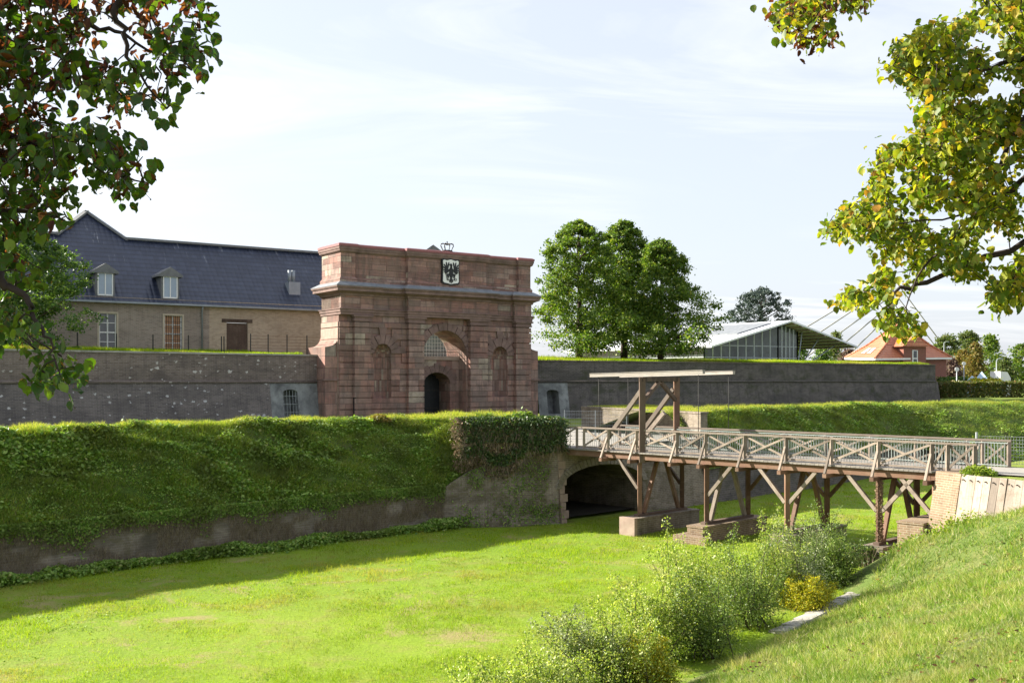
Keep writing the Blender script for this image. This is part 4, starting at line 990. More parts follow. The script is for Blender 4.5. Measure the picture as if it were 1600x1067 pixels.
def bar_window(parent, a, b, z0, z1, d, blinds=None, rows=4, grille=False, frameM='frame_stone', fw=.14):
    f = MB()
    for p in ((a, a + fw, z0, z1), (b - fw, b, z0, z1), (a + fw, b - fw, z1 - fw, z1)): f.box(BA, p[0], p[1], d - .05, d + .22, p[2], p[3])
    fo = f.build('window', frameM, parent)
    f = MB(); f.quad(BA(a + fw, d + .2, z0), BA(b - fw, d + .2, z0), BA(b - fw, d + .2, z1 - fw), BA(a + fw, d + .2, z1 - fw)); f.build('pane', 'glass' if not blinds else blinds, fo)
    f = MB(); m = (a + b) / 2
    for x in (a + fw + .04, m, b - fw - .04): f.bar(BA(x, d + .14, z0), BA(x, d + .14, z1 - fw), .09, .09)
    for i in range(rows + 1): z = z0 + (z1 - fw - z0) * i / rows; f.bar(BA(a + fw, d + .14, z), BA(b - fw, d + .14, z), .06, .05 if i not in (2,) else .1)
    f.build('window_bars', 'white', fo)
    if grille:
        f = MB()
        for i in range(9): x = a + fw + (b - a - 2 * fw) * i / 8; f.bar(BA(x, d + .02, z0), BA(x, d + .02, z1 - fw), .03, .03)
        for i in range(7): z = z0 + (z1 - fw - z0) * i / 6; f.bar(BA(a + fw, d + .02, z), BA(b - fw, d + .02, z), .025, .025)
        f.build('window_grille', 'iron', fo)
    return fo
bar_window(ba, 1.04, 2.63, 2.3, 5.42, .0); bar_window(ba, 6.08, 7.79, 2.3, 5.42, .0, blinds='curtain', grille=True); bar_window(ba, -5.8, -4.2, 2.3, 5.42, 0)
w = MB()
for i in range(7): w.box(BA, 11.36 + i * .264, 11.36 + i * .264 + .255, .14, .2, 1.7, 4.84)
do = w.build('door', 'wood_dark', ba); w = MB(); w.bar(BA(12.5, .1, 3.2), BA(12.6, .1, 3.2), .04, .04); w.build('handle', 'iron', do)
w = MB(); w.box(BA, 10.95, 13.6, -.04, .2, 4.87, 5.17); w.build('lintel', 'wood_dark', ba, bevel=.02)
for a in (1.66, 6.72):                              # dormers
    z0, z1 = 6.72, 8.5; d = .12
    w = MB(); w.box(BA, a - .72, a + .72, d, d + 2.2, z0 - .1, z1 + .05); dm = w.build('dormer', 'slate', ba)
    bw = MB(); 
    for x0, x1, zz0, zz1 in ((a - .58, a - .5, z0, z1), (a + .5, a + .58, z0, z1), (a - .04, a + .04, z0, z1), (a - .58, a + .58, z0 - .04, z0 + .07), (a - .58, a + .58, z1 - .07, z1)): bw.box(BA, x0, x1, d - .06, d - .005, zz0, zz1)
    bw.build('window_frame', 'white', dm)
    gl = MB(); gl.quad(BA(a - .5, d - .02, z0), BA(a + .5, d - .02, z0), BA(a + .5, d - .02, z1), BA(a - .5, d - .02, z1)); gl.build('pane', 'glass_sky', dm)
    rf = MB(); zt = 9.25; e = z1 + .05; L = 3.1
    rf.prism([(a - 1.02, e - .1), (a + 1.02, e - .1), (a + 1.0, e + .05), (a, zt), (a - 1.0, e + .05)], lambda x, z: BA(x, d - .18, z), lambda x, z: BA(x, d + L, z)); rf.build('dormer_roof', 'slate', dm)
w = MB(); w.box(BA, 17.3, 18.35, 1.0, 2.0, 7.2, 8.7); vt = w.build('vent_housing', 'zinc', ba, bevel=.02)
w = MB()
for a in (17.5, 17.85): w.tube([BA(a, 1.4, 8.7), BA(a, 1.4, 9.75)], .16, 8)
w.build('flue', 'zinc', vt)
# wire fence in front of the barracks
wf = thing('wire_fence', LF(-14, 3, 2.0), 'rusty wire fence on thin dark posts along the left rampart', 'fence')
FPX = [121, 182, 239, 294.5, 346, 350, 391.6, 419, 448.5, 479.6]; FPP = []
WFf = frame(-33.0, 69.8, .80, .60)
for px in FPX:
    k = (px - 800) / 1600; a = (69.8 * k + 33.0) / (.80 - .60 * k); FPP.append(a)
    w = MB(); w.bar(WFf(a, 0, 2.0), WFf(a, 0, 3.35 if px < 390 else 3.6), .07, .07); w.build('fence_post', 'iron', wf)
w = MB()
for k in range(6):
    w.bar(WFf(FPP[6], 0, 2.25 + k * .24), WFf(FPP[-1] + 1.6, 0, 2.25 + k * .24), .02, .02)
w.build('fence_wire', 'wood_red', wf)
# building behind the gate (roof shows over the attic)
bb = thing('rear_building', (-8, 113, DECK), 'grey roofed building whose gable tip shows above the gate', 'building')
RB = frame(-16, 112, .97, .24)
w = MB(); wall_face(w, RB, 0, 15, DECK, 9.5, [dict(c=c, r=.8, z0=z0, spring=z0 + 2.6, rise=.3, depth=.3, back=True) for c in (3, 6.2) for z0 in (-1.5, 3.2)]); w.quad(RB(15, 0, DECK), RB(15, 14, DECK), RB(15, 14, 9.5), RB(15, 0, 9.5)); w.quad(RB(0, 0, DECK), RB(0, 14, DECK), RB(0, 14, 9.5), RB(0, 0, 9.5))
w.build('wall', 'cement', bb)
w = MB(); w.prism([(-.5, 9.3), (15.5, 9.3), (7.4, 15.0)], lambda a, z: RB(a, -.4, z), lambda a, z: RB(a, 14.4, z)); w.build('roof', 'slate', bb)

# ============================================================ TREES
def linden_crown(c, rx, ry, z0, z1, ncl, nlf, size, shape='ovate', fill=.35):
    """leaf clumps spread through an uneven egg-shaped volume; returns leaf arrays and clump centres"""
    C = []
    lob = [(RNG.uniform(0, 2 * math.pi), RNG.uniform(.0, 1), RNG.uniform(.25, .75) * RNG.choice([1, 1, -.8])) for _ in range(26)]
    while len(C) < ncl:
        h = RNG.uniform(0, 1) ** .85; a = RNG.uniform(0, 2 * math.pi)
        if shape == 'ovate': pr = float(np.interp(h, [0, .12, .3, .5, .68, .82, .93, 1], [.84, 1, 1, .88, .68, .46, .27, .06]))
        elif shape == 'cone': pr = (1 - h) ** .75 * .98 + .05
        elif shape == 'dome': pr = math.sqrt(max(0.02, 1 - max(0, (h - .25) / .75) ** 2)) * (0.75 + .25 * min(1, h / .25))
        else: pr = 1
        bulge = 1 + sum(d * math.cos(min(math.pi, abs(((a - la + math.pi) % (2 * math.pi)) - math.pi) * 3.0)) * math.exp(-((h - lh) / .11) ** 2) for la, lh, d in lob) * .6 * (1.15 - 1.0 * h)
        r = pr * bulge * (fill + (1 - fill) * RNG.uniform(0, 1) ** .45)
        C.append((c[0] + rx * r * math.cos(a), c[1] + ry * r * math.sin(a), z0 + (z1 - z0) * h))
    C = np.array(C); n = len(C); cs = RNG.uniform(.5, 1.2, n) * (1.25 - .8 * (C[:, 2] - z0) / (z1 - z0))
    P = np.repeat(C, nlf, 0) + RNG.normal(size=(n * nlf, 3)) * (np.repeat(cs, nlf) * size * 1.9)[:, None] * np.array([1, 1, .62])
    return leaf_quads(P, size, flat=.35), C
def tree(name, x, y, zb, zt, r, label, mat, group=None, ncl=260, nlf=70, size=.22, shape='ovate', cz=.12, cat='tree', trunk_r=None, fill=.35):
    t = thing(name, (x, y, zb), label, cat, group); H = zt - zb
    (V, F), C = linden_crown((x, y), r, r, zb + H * cz, zt, ncl, nlf, size, shape, fill)
    np_mesh('crown', V, F, mat, parent=t)
    w = MB(); tr = trunk_r or H * .022
    pts = [(x, y, zb - .3), (x + .05, y, zb + H * .2), (x + RNG.uniform(-.2, .2), y + .1, zb + H * .5), (x + RNG.uniform(-.3, .3), y, zb + H * .9)]
    w.tube(pts, [tr * 1.25, tr, tr * .65, tr * .12], 8)
    for i in RNG.choice(len(C), min(26, len(C)), replace=False):
        q = Vector(C[i]); hz = max(zb + H * .12, q.z - .45 * math.hypot(q.x - x, q.y - y) - H * .05); p0 = Vector((x, y, min(hz, zb + H * .8)))
        w.tube([p0, p0.lerp(q, .5) + Vector((0, 0, -.1 * (q - p0).length * .3)), q], [tr * .32, tr * .18, tr * .05], 5)
    w.build('trunk', 'bark', t)
    return t
def copy_tree(o, loc, label, scale=1, rz=0, group=None):
    c = o.copy(); COL.objects.link(c); c.location = loc; c.scale = (scale,) * 3 if not isinstance(scale, tuple) else scale; c.rotation_euler = (0, 0, rz); c['label'] = label
    if group: c['group'] = group
    for ch in o.children:
        d = ch.copy(); COL.objects.link(d); d.parent = c
    return c
def at(px, D): return (px - 800) / 1600 * D, D
def zat(py, D): return (594 - py) / 1600 * D
GL = 'linden trees on the right rampart'
for px, D, top, hw, lab in ((905, 106, 348, 84, 'broad linden beside the gate, leftmost of the three on the rampart'), (975, 112, 347, 76, 'tall linden in the middle of the three on the rampart'), (1032, 108, 377, 67, 'slimmer linden with visible trunk, rightmost of the three on the rampart')):
    x, y = at(px, D); tree('linden_tree', x, y, 2.2, zat(top, D), hw / 1600 * D * 1.32, lab, 'linden', GL, ncl=520, nlf=80, size=.25, cz=.05, fill=.3)
x, y = at(22, 72); tree('dark_tree', x, y, 1.9, zat(352, 72), 4.9, 'dense dark green tree in front of the left end of the barracks', 'crown_dark', ncl=420, nlf=80, size=.19, cz=.02, shape='dome')
x, y = at(1190, 175); tree('conifer_tree', x, y, -2, zat(452, 175), 6.4, 'bluish conifer rising behind the glass hall roof', 'conifer', ncl=260, nlf=60, size=.34, cz=.3, shape='dome')
far = [(1480, 230, 524, 30, 'crown_far', 'pale green tree just right of the red tiled villa'), (1512, 260, 520, 30, 'crown_far', 'hazy green tree behind the white sign disc'), (1548, 190, 523, 26, 'linden', 'tallest green tree over the white kiosk'),
       (1505, 185, 548, 22, 'crown_autumn', 'yellowing small tree right of the villa'), (1525, 170, 538, 20, 'crown_autumn', 'yellow-green tree between the villa and the tallest tree'), (1596, 180, 540, 30, 'linden', 'green tree at the right edge above the hedge'), (1487, 168, 562, 13, 'crown_purple', 'purplish bush beside the villa corner'),
       (1285, 200, 545, 22, 'crown_dark', 'dark green tree under the hall roof overhang'), (1325, 210, 548, 20, 'crown_purple', 'brownish tree between hall and villa'), (1305, 230, 520, 12, 'crown_far', 'small light tree tip above the hall eave'), (1450, 280, 548, 40, 'crown_far', 'far hazy tree behind the villa roof'), (1570, 165, 560, 16, 'crown_far', 'small pale tree beside the white kiosk'), (1240, 260, 540, 30, 'crown_dark', 'dark tree seen through the glass hall')]
for px, D, top, hw, m, lab in far:
    x, y = at(px, D); tree('background_tree', x, y, -2.3, zat(top, D), hw / 1600 * D, lab, m, 'trees beyond the fortress', ncl=90, nlf=60, size=.36 * D / 180, cz=.12, shape='ovate' if hw < 28 else 'dome')
rnd = random.Random(21)                              # far treeline so that the horizon is closed
i = 0
parts = []
for k in range(230):
    px = rnd.uniform(-900, 2600); D = rnd.uniform(420, 800); x, y = at(px, D)
    h = rnd.uniform(7, 13); n = 120; r = rnd.uniform(6, 12)
    P = np.array([x, y, h * .3 - 2]) + RNG.normal(size=(n, 3)) * np.array([r * .6, r * .6, h * .28]); P[:, 2] = np.clip(P[:, 2], -3, h)
    parts.append(leaf_quads(P, 2.6))
V, F = merge(parts); tag(np_mesh('far_woods', V, F, 'crown_far'), kind='stuff')

# ============================================================ HALL, VILLA, CABLE BRIDGE
def P3(px, py, D): x, y = at(px, D); return Vector((x, y, zat(py, D)))
hall = thing('glass_hall', (36, 142, -2), 'modern glass hall under a wide pale metal gable roof', 'building')
ap = P3(1237, 500.5, 132); le = P3(1112, 540, 126); re = P3(1341, 541, 139); back = Vector((-.6, .8, 0)) * 26
le = ap + (le - ap)
def sheet(mb, a, b, c, d, th): dn = Vector((0, 0, -th)); mb.hexa([a + dn, b + dn, c + dn, d + dn, a, b, c, d])
w = MB(); sheet(w, le, ap, ap + back, le + back * 1.1, .22); sheet(w, ap + Vector((.01, 0, 0)), re, re + back, ap + back + Vector((.01, 0, 0)), .22); hr = w.build('roof', 'roof_metal', hall)
w = MB(); n_ = (le - ap).normalized(); up = Vector((0, 0, .16)); a1 = ap + n_ * 1.5 + back * .07; a2 = ap + n_ * 7.4 + back * .07
sheet(w, a1 + up, a2 + up, a2 + back * .9 + up, a1 + back * .9 + up, .12); w.build('solar_panels', 'lead', hr)
w = MB()
for k in range(9):
    f = k / 9; p = ap.lerp(re, f + .05) + Vector((0, 0, -.3)); w.bar(p, p + back, .15, .22)
w.build('rafters', 'wood_pale', hr)
inn = back.normalized() * 2.2
def gl_wall(mb, mf, A, B, n, zb=1.2, topf=None):
    for i in range(n):
        a = A.lerp(B, i / n); b = A.lerp(B, (i + 1) / n)
        mb.quad((a.x, a.y, zb), (b.x, b.y, zb), (b.x, b.y, b.z), (a.x, a.y, a.z))
    for i in range(n + 1):
        a = A.lerp(B, i / n); mf.bar((a.x, a.y, zb), (a.x, a.y, a.z), .16, .16)
    for z in (zb + 1.7, zb + 3.2): mf.bar((A.x, A.y, z), (B.x, B.y, z), .1, .1)
w, mf = MB(), MB(); dz = Vector((0, 0, -.3)); g0 = ap.lerp(le, .93) + inn + dz; g1 = ap + inn + dz; g2 = ap.lerp(re, .28) + inn + dz
gl_wall(w, mf, g0, g1, 9); gl_wall(w, mf, g1, g2, 5); g3 = g2 + back * .9; gl_wall(w, mf, g2, g3, 8); gl_wall(w, mf, g0, g0 + back * .95, 7)
w.build('glazing', 'glass_dark', hall); mf.build('mullions', 'steel', hall)
w = MB()
for f in (.35, .6, .85):
    p = ap.lerp(re, f); w.bar((g2.x, g2.y, 1.2), p + Vector((0, 0, -.3)) + inn, .14, .14)
w.build('raking_struts', 'zinc', hall)
low = thing('low_white_building', (18, 150, -2), 'low white building partly hidden behind the lindens', 'building')
LB = frame(*at(1010, 150), .9, .35); w = MB(); w.box(LB, 0, 12, 0, 6, -2, 4.0); w.build('wall', 'white', low); w = MB(); w.box(LB, -.3, 12.3, -.4, 6.4, 4.0, 4.3); w.build('roof', 'roof_metal', low); w = MB(); w.box(LB, 7, 11, -.06, .0, 2.2, 3.6); w.build('window', 'glass', low)
vi = thing('red_villa', (57, 150, -2.3), 'red brick villa with a steep orange tiled hipped roof', 'house')
D = 150
c1 = P3(1320, 559, 158); c2 = P3(1367, 560, 146); c3 = P3(1487, 558.5, 154); c4 = c1 + (c3 - c2); tp = P3(1405, 504, 156)
tp = Vector((tp.x, tp.y, tp.z)); rg = (c4 - c2).normalized()
w = MB(); mid = lambda a: a.lerp(tp, .42) + Vector((0, 0, -.35))
cc = [c1, c2, c3, c4]
for a, b in zip(cc, cc[1:] + cc[:1]): w.quad(a, b, mid(b), mid(a)); w.face((mid(a), mid(b), tp))
vr = w.build('roof', 'tile_red', vi)
w = MB()
for a in cc: w.tube([a + Vector((0, 0, .05)), mid(a) + Vector((0, 0, .06)), tp + Vector((0, 0, .05))], .16, 6)
w.build('hip_tiles', 'tile_red', vr)
w = MB()
for a, b in zip(cc, cc[1:] + cc[:1]): w.bar(a + Vector((0, 0, -.12)), b + Vector((0, 0, -.12)), .16, .26)
w.build('eaves_board', 'white', vr)
w = MB(); ce = sum(cc, Vector()) / 4
wc = [a.lerp(ce, .1) for a in cc]
for a, b in zip(wc, wc[1:] + wc[:1]): w.quad((a.x, a.y, -2.5), (b.x, b.y, -2.5), (b.x, b.y, 3.2), (a.x, a.y, 3.2))
w.build('wall', 'brick_red', vi)
dm0 = P3(1408, 566, 149.5); dm1 = P3(1443, 566, 151.0); dv = (dm1 - dm0).normalized(); DF = frame(dm0.x, dm0.y, dv.x, dv.y); dl = (dm1 - dm0).length
w = MB(); w.box(DF, 0, dl, -.5, 3, -2.3, 5.0); db = w.build('dormer_bay', 'brick_red', vi)
w = MB(); w.prism([(-.6, 4.9), (dl + .2, 4.9), (dl * .45, 6.6)], lambda a, z: DF(a, -.9, z), lambda a, z: DF(a, 4, z)); w.build('bay_roof', 'tile_red', db)
w = MB(); w.box(DF, dl * .38, dl * .62, -.56, -.4, 2.0, 4.4); w.build('window_frame', 'white', db); w = MB(); w.box(DF, dl * .43, dl * .57, -.6, -.5, 2.1, 3.1); w.box(DF, dl * .43, dl * .57, -.6, -.5, 3.3, 4.3); w.build('pane', 'glass', db)
for k in range(2):
    f = .35 + k * .22; w = MB(); a = c1.lerp(c2, f); b = c1.lerp(c2, f + .12); m0 = lambda p, t: p.lerp(p.lerp(tp, .42) + Vector((0, 0, -.35)), t) + Vector((-.05, -.05, .07)); w.quad(m0(a, .35), m0(b, .35), m0(b, .75), m0(a, .75)); w.build('skylight', 'white', vr)
# cable-stayed bridge far away
cb = thing('cable_bridge', at(1393, 450) + (-3,), 'far cable-stayed bridge whose stay cables fan out behind the villa', 'bridge')
w = MB(); b0 = P3(1393, 600, 450); w.tube([b0, P3(1393, 425, 450)], [1.6, 1.0], 8); w.build('pylon', 'concrete', cb)
for (xa, ya), ytop in (((1262, 510), 431), ((1283, 518), 445), ((1307, 524), 462), ((1322, 534), 474), ((1345, 536), 489)):
    for dy in (0, 3): w = MB(); w.tube([P3(xa - (600 - ya) * (1393 - xa) / (ya - ytop) * .9, 600 - .1 * (600 - ya), 440 + dy * 3), P3(1393, ytop, 450)], .3, 4); w.build('stay_cable', 'concrete', cb)
for (xa, ya), ytop in (((1464, 524), 431), ((1452, 526), 452), ((1440, 528), 470)):
    w = MB(); w.tube([P3(xa + (600 - ya) * (xa - 1393) / (ya - ytop) * .9, 597, 460), P3(1393, ytop, 450)], .3, 4); w.build('stay_cable', 'concrete', cb)
w = MB(); w.bar(P3(1000, 592, 440), P3(1800, 592, 470), 14, 1.6); w.build('road_deck', 'concrete', cb)
# kiosk, signs and lamps beyond the hedge
K0 = at(1563, 150); KF = frame(K0[0], K0[1], .95, .3)
ki = thing('white_kiosk', (K0[0] + 1, K0[1], -2.3), 'small white kiosk standing behind the hedge', 'kiosk')
w = MB(); w.prism([(0, -2.3), (1.9, -2.3), (1.9, .3), (1.3, 1.2), (0, 1.3)], lambda a, z: KF(a, 0, z), lambda a, z: KF(a, 2, z)); w.build('wall', 'white', ki); w = MB(); w.box(KF, .2, .9, -.03, .0, -2.3, -.4); w.build('door', 'slate', ki)
def pole(px, D, top, lab, disc=None, name='street_lamp', cat='lamp post', grp=None):
    x, y = at(px, D); t = thing(name, (x, y, -2.3), lab, cat, grp); z = zat(top, D)
    w = MB(); w.tube([(x, y, -2.4), (x, y, z)], [.09, .06], 6); w.build('pole', 'steel', t)
    w = MB()
    if disc: w.tube([(x, y - .08, z), (x, y - .02, z)], .28, 14); w.build('sign_disc', disc, t)
    else: w.tube([(x, y, z), (x + .3, y, z + .25), (x + .9, y - .1, z + .2)], [.07, .06, .12], 6); w.build('lamp_head', 'zinc', t)
pole(1495, 135, 577, 'round road sign on a post left of the others behind the hedge', 'white', 'road_sign', 'sign'); pole(1506, 150, 568, 'smaller round white sign against the purplish bush', 'white', 'road_sign', 'sign')
pole(1557, 150, 563, 'curved street lamp beside the white kiosk'); pole(1475, 190, 536, 'thin lamp post rising right of the villa roof')
for px, D, lab in ((1519, 150, 'small blue tent left of the larger one'), (1534, 150, 'larger pale blue tent among the trees')):
    x, y = at(px, D); w = MB(); r = 1.0 if px < 1525 else 1.4; z = 1.3 if px < 1525 else 1.9
    b = [(x + r * math.cos(a), y + r * math.sin(a), -2.3) for a in (0.3, 1.87, 3.44, 5.01)]; sh_ = [(x + r * .8 * math.cos(a), y + r * .8 * math.sin(a), -.2 + .3 * r) for a in (0.3, 1.87, 3.44, 5.01)]
    for i in range(4): w.quad(b[i], b[(i + 1) % 4], sh_[(i + 1) % 4], sh_[i]); w.face((sh_[i], sh_[(i + 1) % 4], (x, y, z - .6)))
    M.setdefault('tent', material('pale_blue_cloth', None, fn=noisy((.35, .48, .60), (.42, .54, .66), 2, .8, .1)))
    tag(w.build('tent', 'tent'), lab, 'tent', 'blue tents beyond the hedge')

# ============================================================ HEDGES AND IVY
def leaf_box(name, fr, s0, s1, d0, d1, z0, z1, n, size, m, label, cat='hedge', inner='dark', rag=.18):
    """clipped hedge: leaves on and just under the surface of a box, stems inside"""
    t = thing(name, fr((s0 + s1) / 2, (d0 + d1) / 2, z0), label, cat)
    P = np.empty((n, 3)); k = RNG.uniform(size=n)
    S = RNG.uniform(s0, s1, n); D = np.where(k < .55, d0, RNG.uniform(d0, d1, n)); Zz = np.where(k < .55, RNG.uniform(z0, z1, n), z1)
    e = k > .93; S = np.where(e & (RNG.uniform(size=n) < .5), s0, np.where(e, s1, S)); Zz = np.where(e, RNG.uniform(z0, z1, n), Zz)
    x, y, _ = fr(S, D, 0); P = np.stack([x, y, Zz], 1); P += RNG.normal(size=(n, 3)) * rag * np.array([1, 1, .8]); P[:, 2] += .25 * rag * vnoise(P[:, 0], P[:, 1], .6) * 3
    P[:, 2] = np.maximum(P[:, 2], z0)
    V, F = leaf_quads(P, size); np_mesh('foliage', V, F, m, parent=t)
    w = MB(); rn = random.Random(4)
    for i in range(int((s1 - s0) * 2.2)):
        a = rn.uniform(s0 + .1, s1 - .1); b = rn.uniform(d0 + .1, d1 - .1); w.tube([fr(a, b, z0 - .1), fr(a + rn.uniform(-.3, .3), b, z1 - .25)], [.04, .015], 4)
    w.build('stems', 'bark', t); return t
HF = frame(*at(1474, 132), .97, .2)
leaf_box('long_hedge', HF, 0, 34, 0, 1.6, -2.5, -.35, 16000, .30, 'hedge', 'long clipped hedge turning brown right of the bastion corner', rag=.12)
HF2 = frame(*at(1472, 150), .97, .1)
leaf_box('dark_hedge', HF2, 0, 4.6, 0, 1.4, -2.5, .1, 2500, .32, 'crown_dark', 'short dark hedge in front of the villa wall')
leaf_box('autumn_hedge', frame(*at(1521, 146), .97, .1), 0, 4.2, 0, 1, -2.4, .0, 2200, .28, 'shrub_yellow', 'low orange-yellow hedge left of the white kiosk')
# ivy mass over the abutment flank
iv = thing('ivy_hedge', MF(-37, 36.5, -4), 'thick ivy hedge overhanging the brick abutment left of the bridge', 'hedge')
def ivy_pts(n, v0, v1, zlo, zhi, out, thick):
    v = RNG.uniform(v0, v1, n); k = sstep(33.2, 38.3, v); uf = UF + (ue - .45 - UF) * k
    z = zlo + (zhi - zlo) * RNG.uniform(0, 1, n) ** .9 ; hang = .45 * vnoise(v * 3, v, .7); z = np.where(z < zlo + .6, z + np.clip(hang * 1.5, -.6, .8), z)
    lean = (zhi - z) * .10
    u = uf + out - lean * .0 + RNG.normal(size=n) * thick + .12 * vnoise(v * 2, z * 2, .9) - np.clip(z - (zhi - .25), 0, 1) * 1.2
    x, y = UV2(u, v); return np.stack([x, y, z], 1)
V, F = leaf_quads(ivy_pts(21000, 34.3, 38.75, -3.75, -1.85, .25, .2), .11, flat=.1); np_mesh('foliage', V, F, 'ivy', parent=iv)
V, F = leaf_quads(ivy_pts(4800, 34.0, 36.5, -4.5, -1.9, .15, .17), .11); np_mesh('withered_foliage', V, F, 'ivy_brown', parent=iv)
P = ivy_pts(3000, 34.2, 38.7, -3.9, -1.9, .32, .1); V, F = blades(P - np.array([0, 0, .05]), -.45, .022, lean=.7); np_mesh('hanging_stems', V, F, 'dry_twigs', parent=iv)
n = 4200; u = RNG.uniform(-40.5, ue - .5, n); v = 38.7 + RNG.normal(size=n) * .1; z = RNG.uniform(-3.5, -1.85, n); x, y = UV2(u, v); V, F = leaf_quads(np.stack([x, y, z], 1), .12); np_mesh('end_foliage', V, F, 'ivy', parent=iv)
cl_ = []
for _ in range(34):
    v0 = random.uniform(33.8, 38.2); z0 = random.choice([random.uniform(-7.3, -6.2), random.uniform(-5.6, -4.2)]); k_ = random.uniform(.12, .4); m_ = int(260 * k_); vv_ = v0 + RNG.normal(size=m_) * k_ * .8; zz_ = z0 + RNG.normal(size=m_) * k_
    kk_ = np.interp(vv_, [33.4, 34.6, 36.3, 38.45], [-39.15, -38.4, -37.2, ue - .35]); zt_ = np.interp(vv_, [33.4, 34.6, 36.3, 38.45], [-5.5, -4.6, -3.8, -3.6]); zz_ = np.minimum(zz_, zt_)
    x_, y_ = UV2(kk_ + .12 * (zt_ - zz_) * .9 + .12 + np.abs(RNG.normal(size=m_)) * .05, vv_); cl_.append(np.stack([x_, y_, np.maximum(zz_, FLOOR)], 1))
V, F = leaf_quads(np.concatenate(cl_), .1, flat=.1); tag(np_mesh('wall_tufts', V, F, 'weed', base=(0, 0, FLOOR)), kind='stuff')
w = MB()
for _ in range(40):
    v0 = random.uniform(34.4, 38.6); p = ivy_pts(1, v0, v0 + .01, -3.9, -3.8, .15, .02)[0]; w.tube([p, (p[0] + random.uniform(-.2, .2), p[1] + .1, -2.9), (p[0] + random.uniform(-.4, .4), p[1] + .3, -2.0)], [.03, .025, .012], 4)
w.build('stems', 'bark', iv)
# cores so the ivy is not see-through
w = MB(); w.face([MF(ue - .6, 38.6, -3.6), MF(-47, 38.6, -3.6), MF(-47, 38.6, -3.2), MF(-44, 38.6, -2.0), MF(ue - .75, 38.6, -2.0)]); tag(w.build('earth_face', 'slope_soil'), kind='structure')
# lone rust-green bush on the crest and a little clipped bush by the door
def bush(name, c, r, n, size, m, label, cat='bush', squash=.7):
    t = thing(name, c, label, cat); d = unit(n) * (RNG.uniform(0, 1, n) ** .35)[:, None]; d[:, 2] = np.abs(d[:, 2]) * squash
    P = np.array(c) + d * r * (1 + .25 * vnoise(d[:, 0] * 9, d[:, 1] * 9, .7))[:, None]
    V, F = leaf_quads(P, size, flat=.3); np_mesh('foliage', V, F, m, parent=t)
    w = MB()
    for _ in range(7): a = random.uniform(0, 6.28); w.tube([c, (c[0] + r * .5 * math.cos(a), c[1] + r * .5 * math.sin(a), c[2] + r * squash * .7)], [.02, .008], 4)
    w.build('stems', 'bark', t); return t
c = emb_left(np.array(32.0), np.array(.5)); bush('fern_bush', tuple(c + np.array([0, 0, -.05])), .55, 900, .13, 'crown_autumn', 'rust and yellow bush standing alone on the grassy crest before the door')
c = emb_left(np.array(33.9), np.array(.6)); bush('box_bush', tuple(c + np.array([0, 0, -.05])), .5, 900, .10, 'ivy', 'small dark bush on the crest at the left end of the ivy hedge')
bush('wall_top_shrub', (17.1, 37.6, -3.5), .62, 2600, .10, 'bright_ivy', 'bright green shrub on top of the brick and plank wall beside the bridge', squash=.55)
bush('bank_top_weeds', (19.2, 36.3, -3.6), .8, 1500, .12, 'bright_ivy', 'low green weeds on top of the plank wall at the right edge', squash=.4)
iv2 = thing('creeping_ivy', (15.4, 36.6, -6.2), 'bright yellow-green creeper at the foot of the sloping brick wall', 'creeper')
n = 5200; f = RNG.uniform(0, 1, n); a = np.array([13.9, 36.9]); b = np.array([16.2, 35.7]); P2 = a + (b - a) * f[:, None] + RNG.normal(size=(n, 2)) * .28; Pz = -6.55 + 1.5 * f + np.abs(RNG.normal(size=n)) * .22
V, F = leaf_quads(np.concatenate([P2, Pz[:, None]], 1), .10, flat=.5); np_mesh('foliage', V, F, 'bright_ivy', parent=iv2)
w = MB(); [w.tube([(a[0] + (b[0] - a[0]) * q, a[1] + (b[1] - a[1]) * q, -6.7 + 1.4 * q), (a[0] + (b[0] - a[0]) * q + .3, a[1] + (b[1] - a[1]) * q + .3, -6.2 + 1.4 * q)], .012, 4) for q in np.linspace(0, 1, 14)]; w.build('stems', 'bark', iv2)
iv3 = thing('hanging_creeper', BF(15.2, -.7, -7.2), 'creeper hanging over the low dark pier', 'creeper'); n = 2600
P = np.array([BF(15.05 + RNG.normal() * .3, -.75 + RNG.normal() * .14, -6.5 - abs(RNG.normal()) * .35) for _ in range(n)]); V, F = leaf_quads(P, .08); np_mesh('foliage', V, F, 'ivy', parent=iv3); V, F = blades(P[:900], -.35, .02, .5); np_mesh('stems', V, F, 'dry_twigs', parent=iv3)

# ============================================================ SHRUBS IN THE MOAT
def shrub(x, y, h, r, m, label, size=.07, n=9000, name='moat_shrub', zb=FLOOR):
    t = thing(name, (x, y, zb), label, 'shrub', 'young shrubs along the foot of the near bank'); w = MB(); Ps = []; ns = int(14 + r * 14)
    for i in range(ns):
        a = RNG.uniform(0, 6.283); rr = r * RNG.uniform(.0, 1) ** .6; hh = h * (RNG.uniform(.35, .85) if RNG.uniform() < .7 else RNG.uniform(.88, 1.1)) * (1 - .3 * (rr / r) ** 2)
        b = np.array([x + RNG.normal() * r * .32, y + RNG.normal() * r * .32, zb]); tip = np.array([x + rr * math.cos(a), y + rr * math.sin(a), zb + hh]); mid = (b + tip) / 2 + RNG.normal(size=3) * .08
        w.tube([b, mid, tip], [.018, .012, .004], 4)
        k = n // ns; f = RNG.uniform(.12, 1.02, k)[:, None]; c = b * (1 - f) ** 2 + 2 * mid * f * (1 - f) + tip * f ** 2
        Ps.append(c + RNG.normal(size=(k, 3)) * (.035 + .17 * (1 - f)) * np.array([1.5, 1.5, 1.0]) * (.5 + r * .6))
    V, F = leaf_quads(np.concatenate(Ps), size, aspect=.55); np_mesh('foliage', V, F, m, parent=t); w.build('stems', 'bark', t); return t
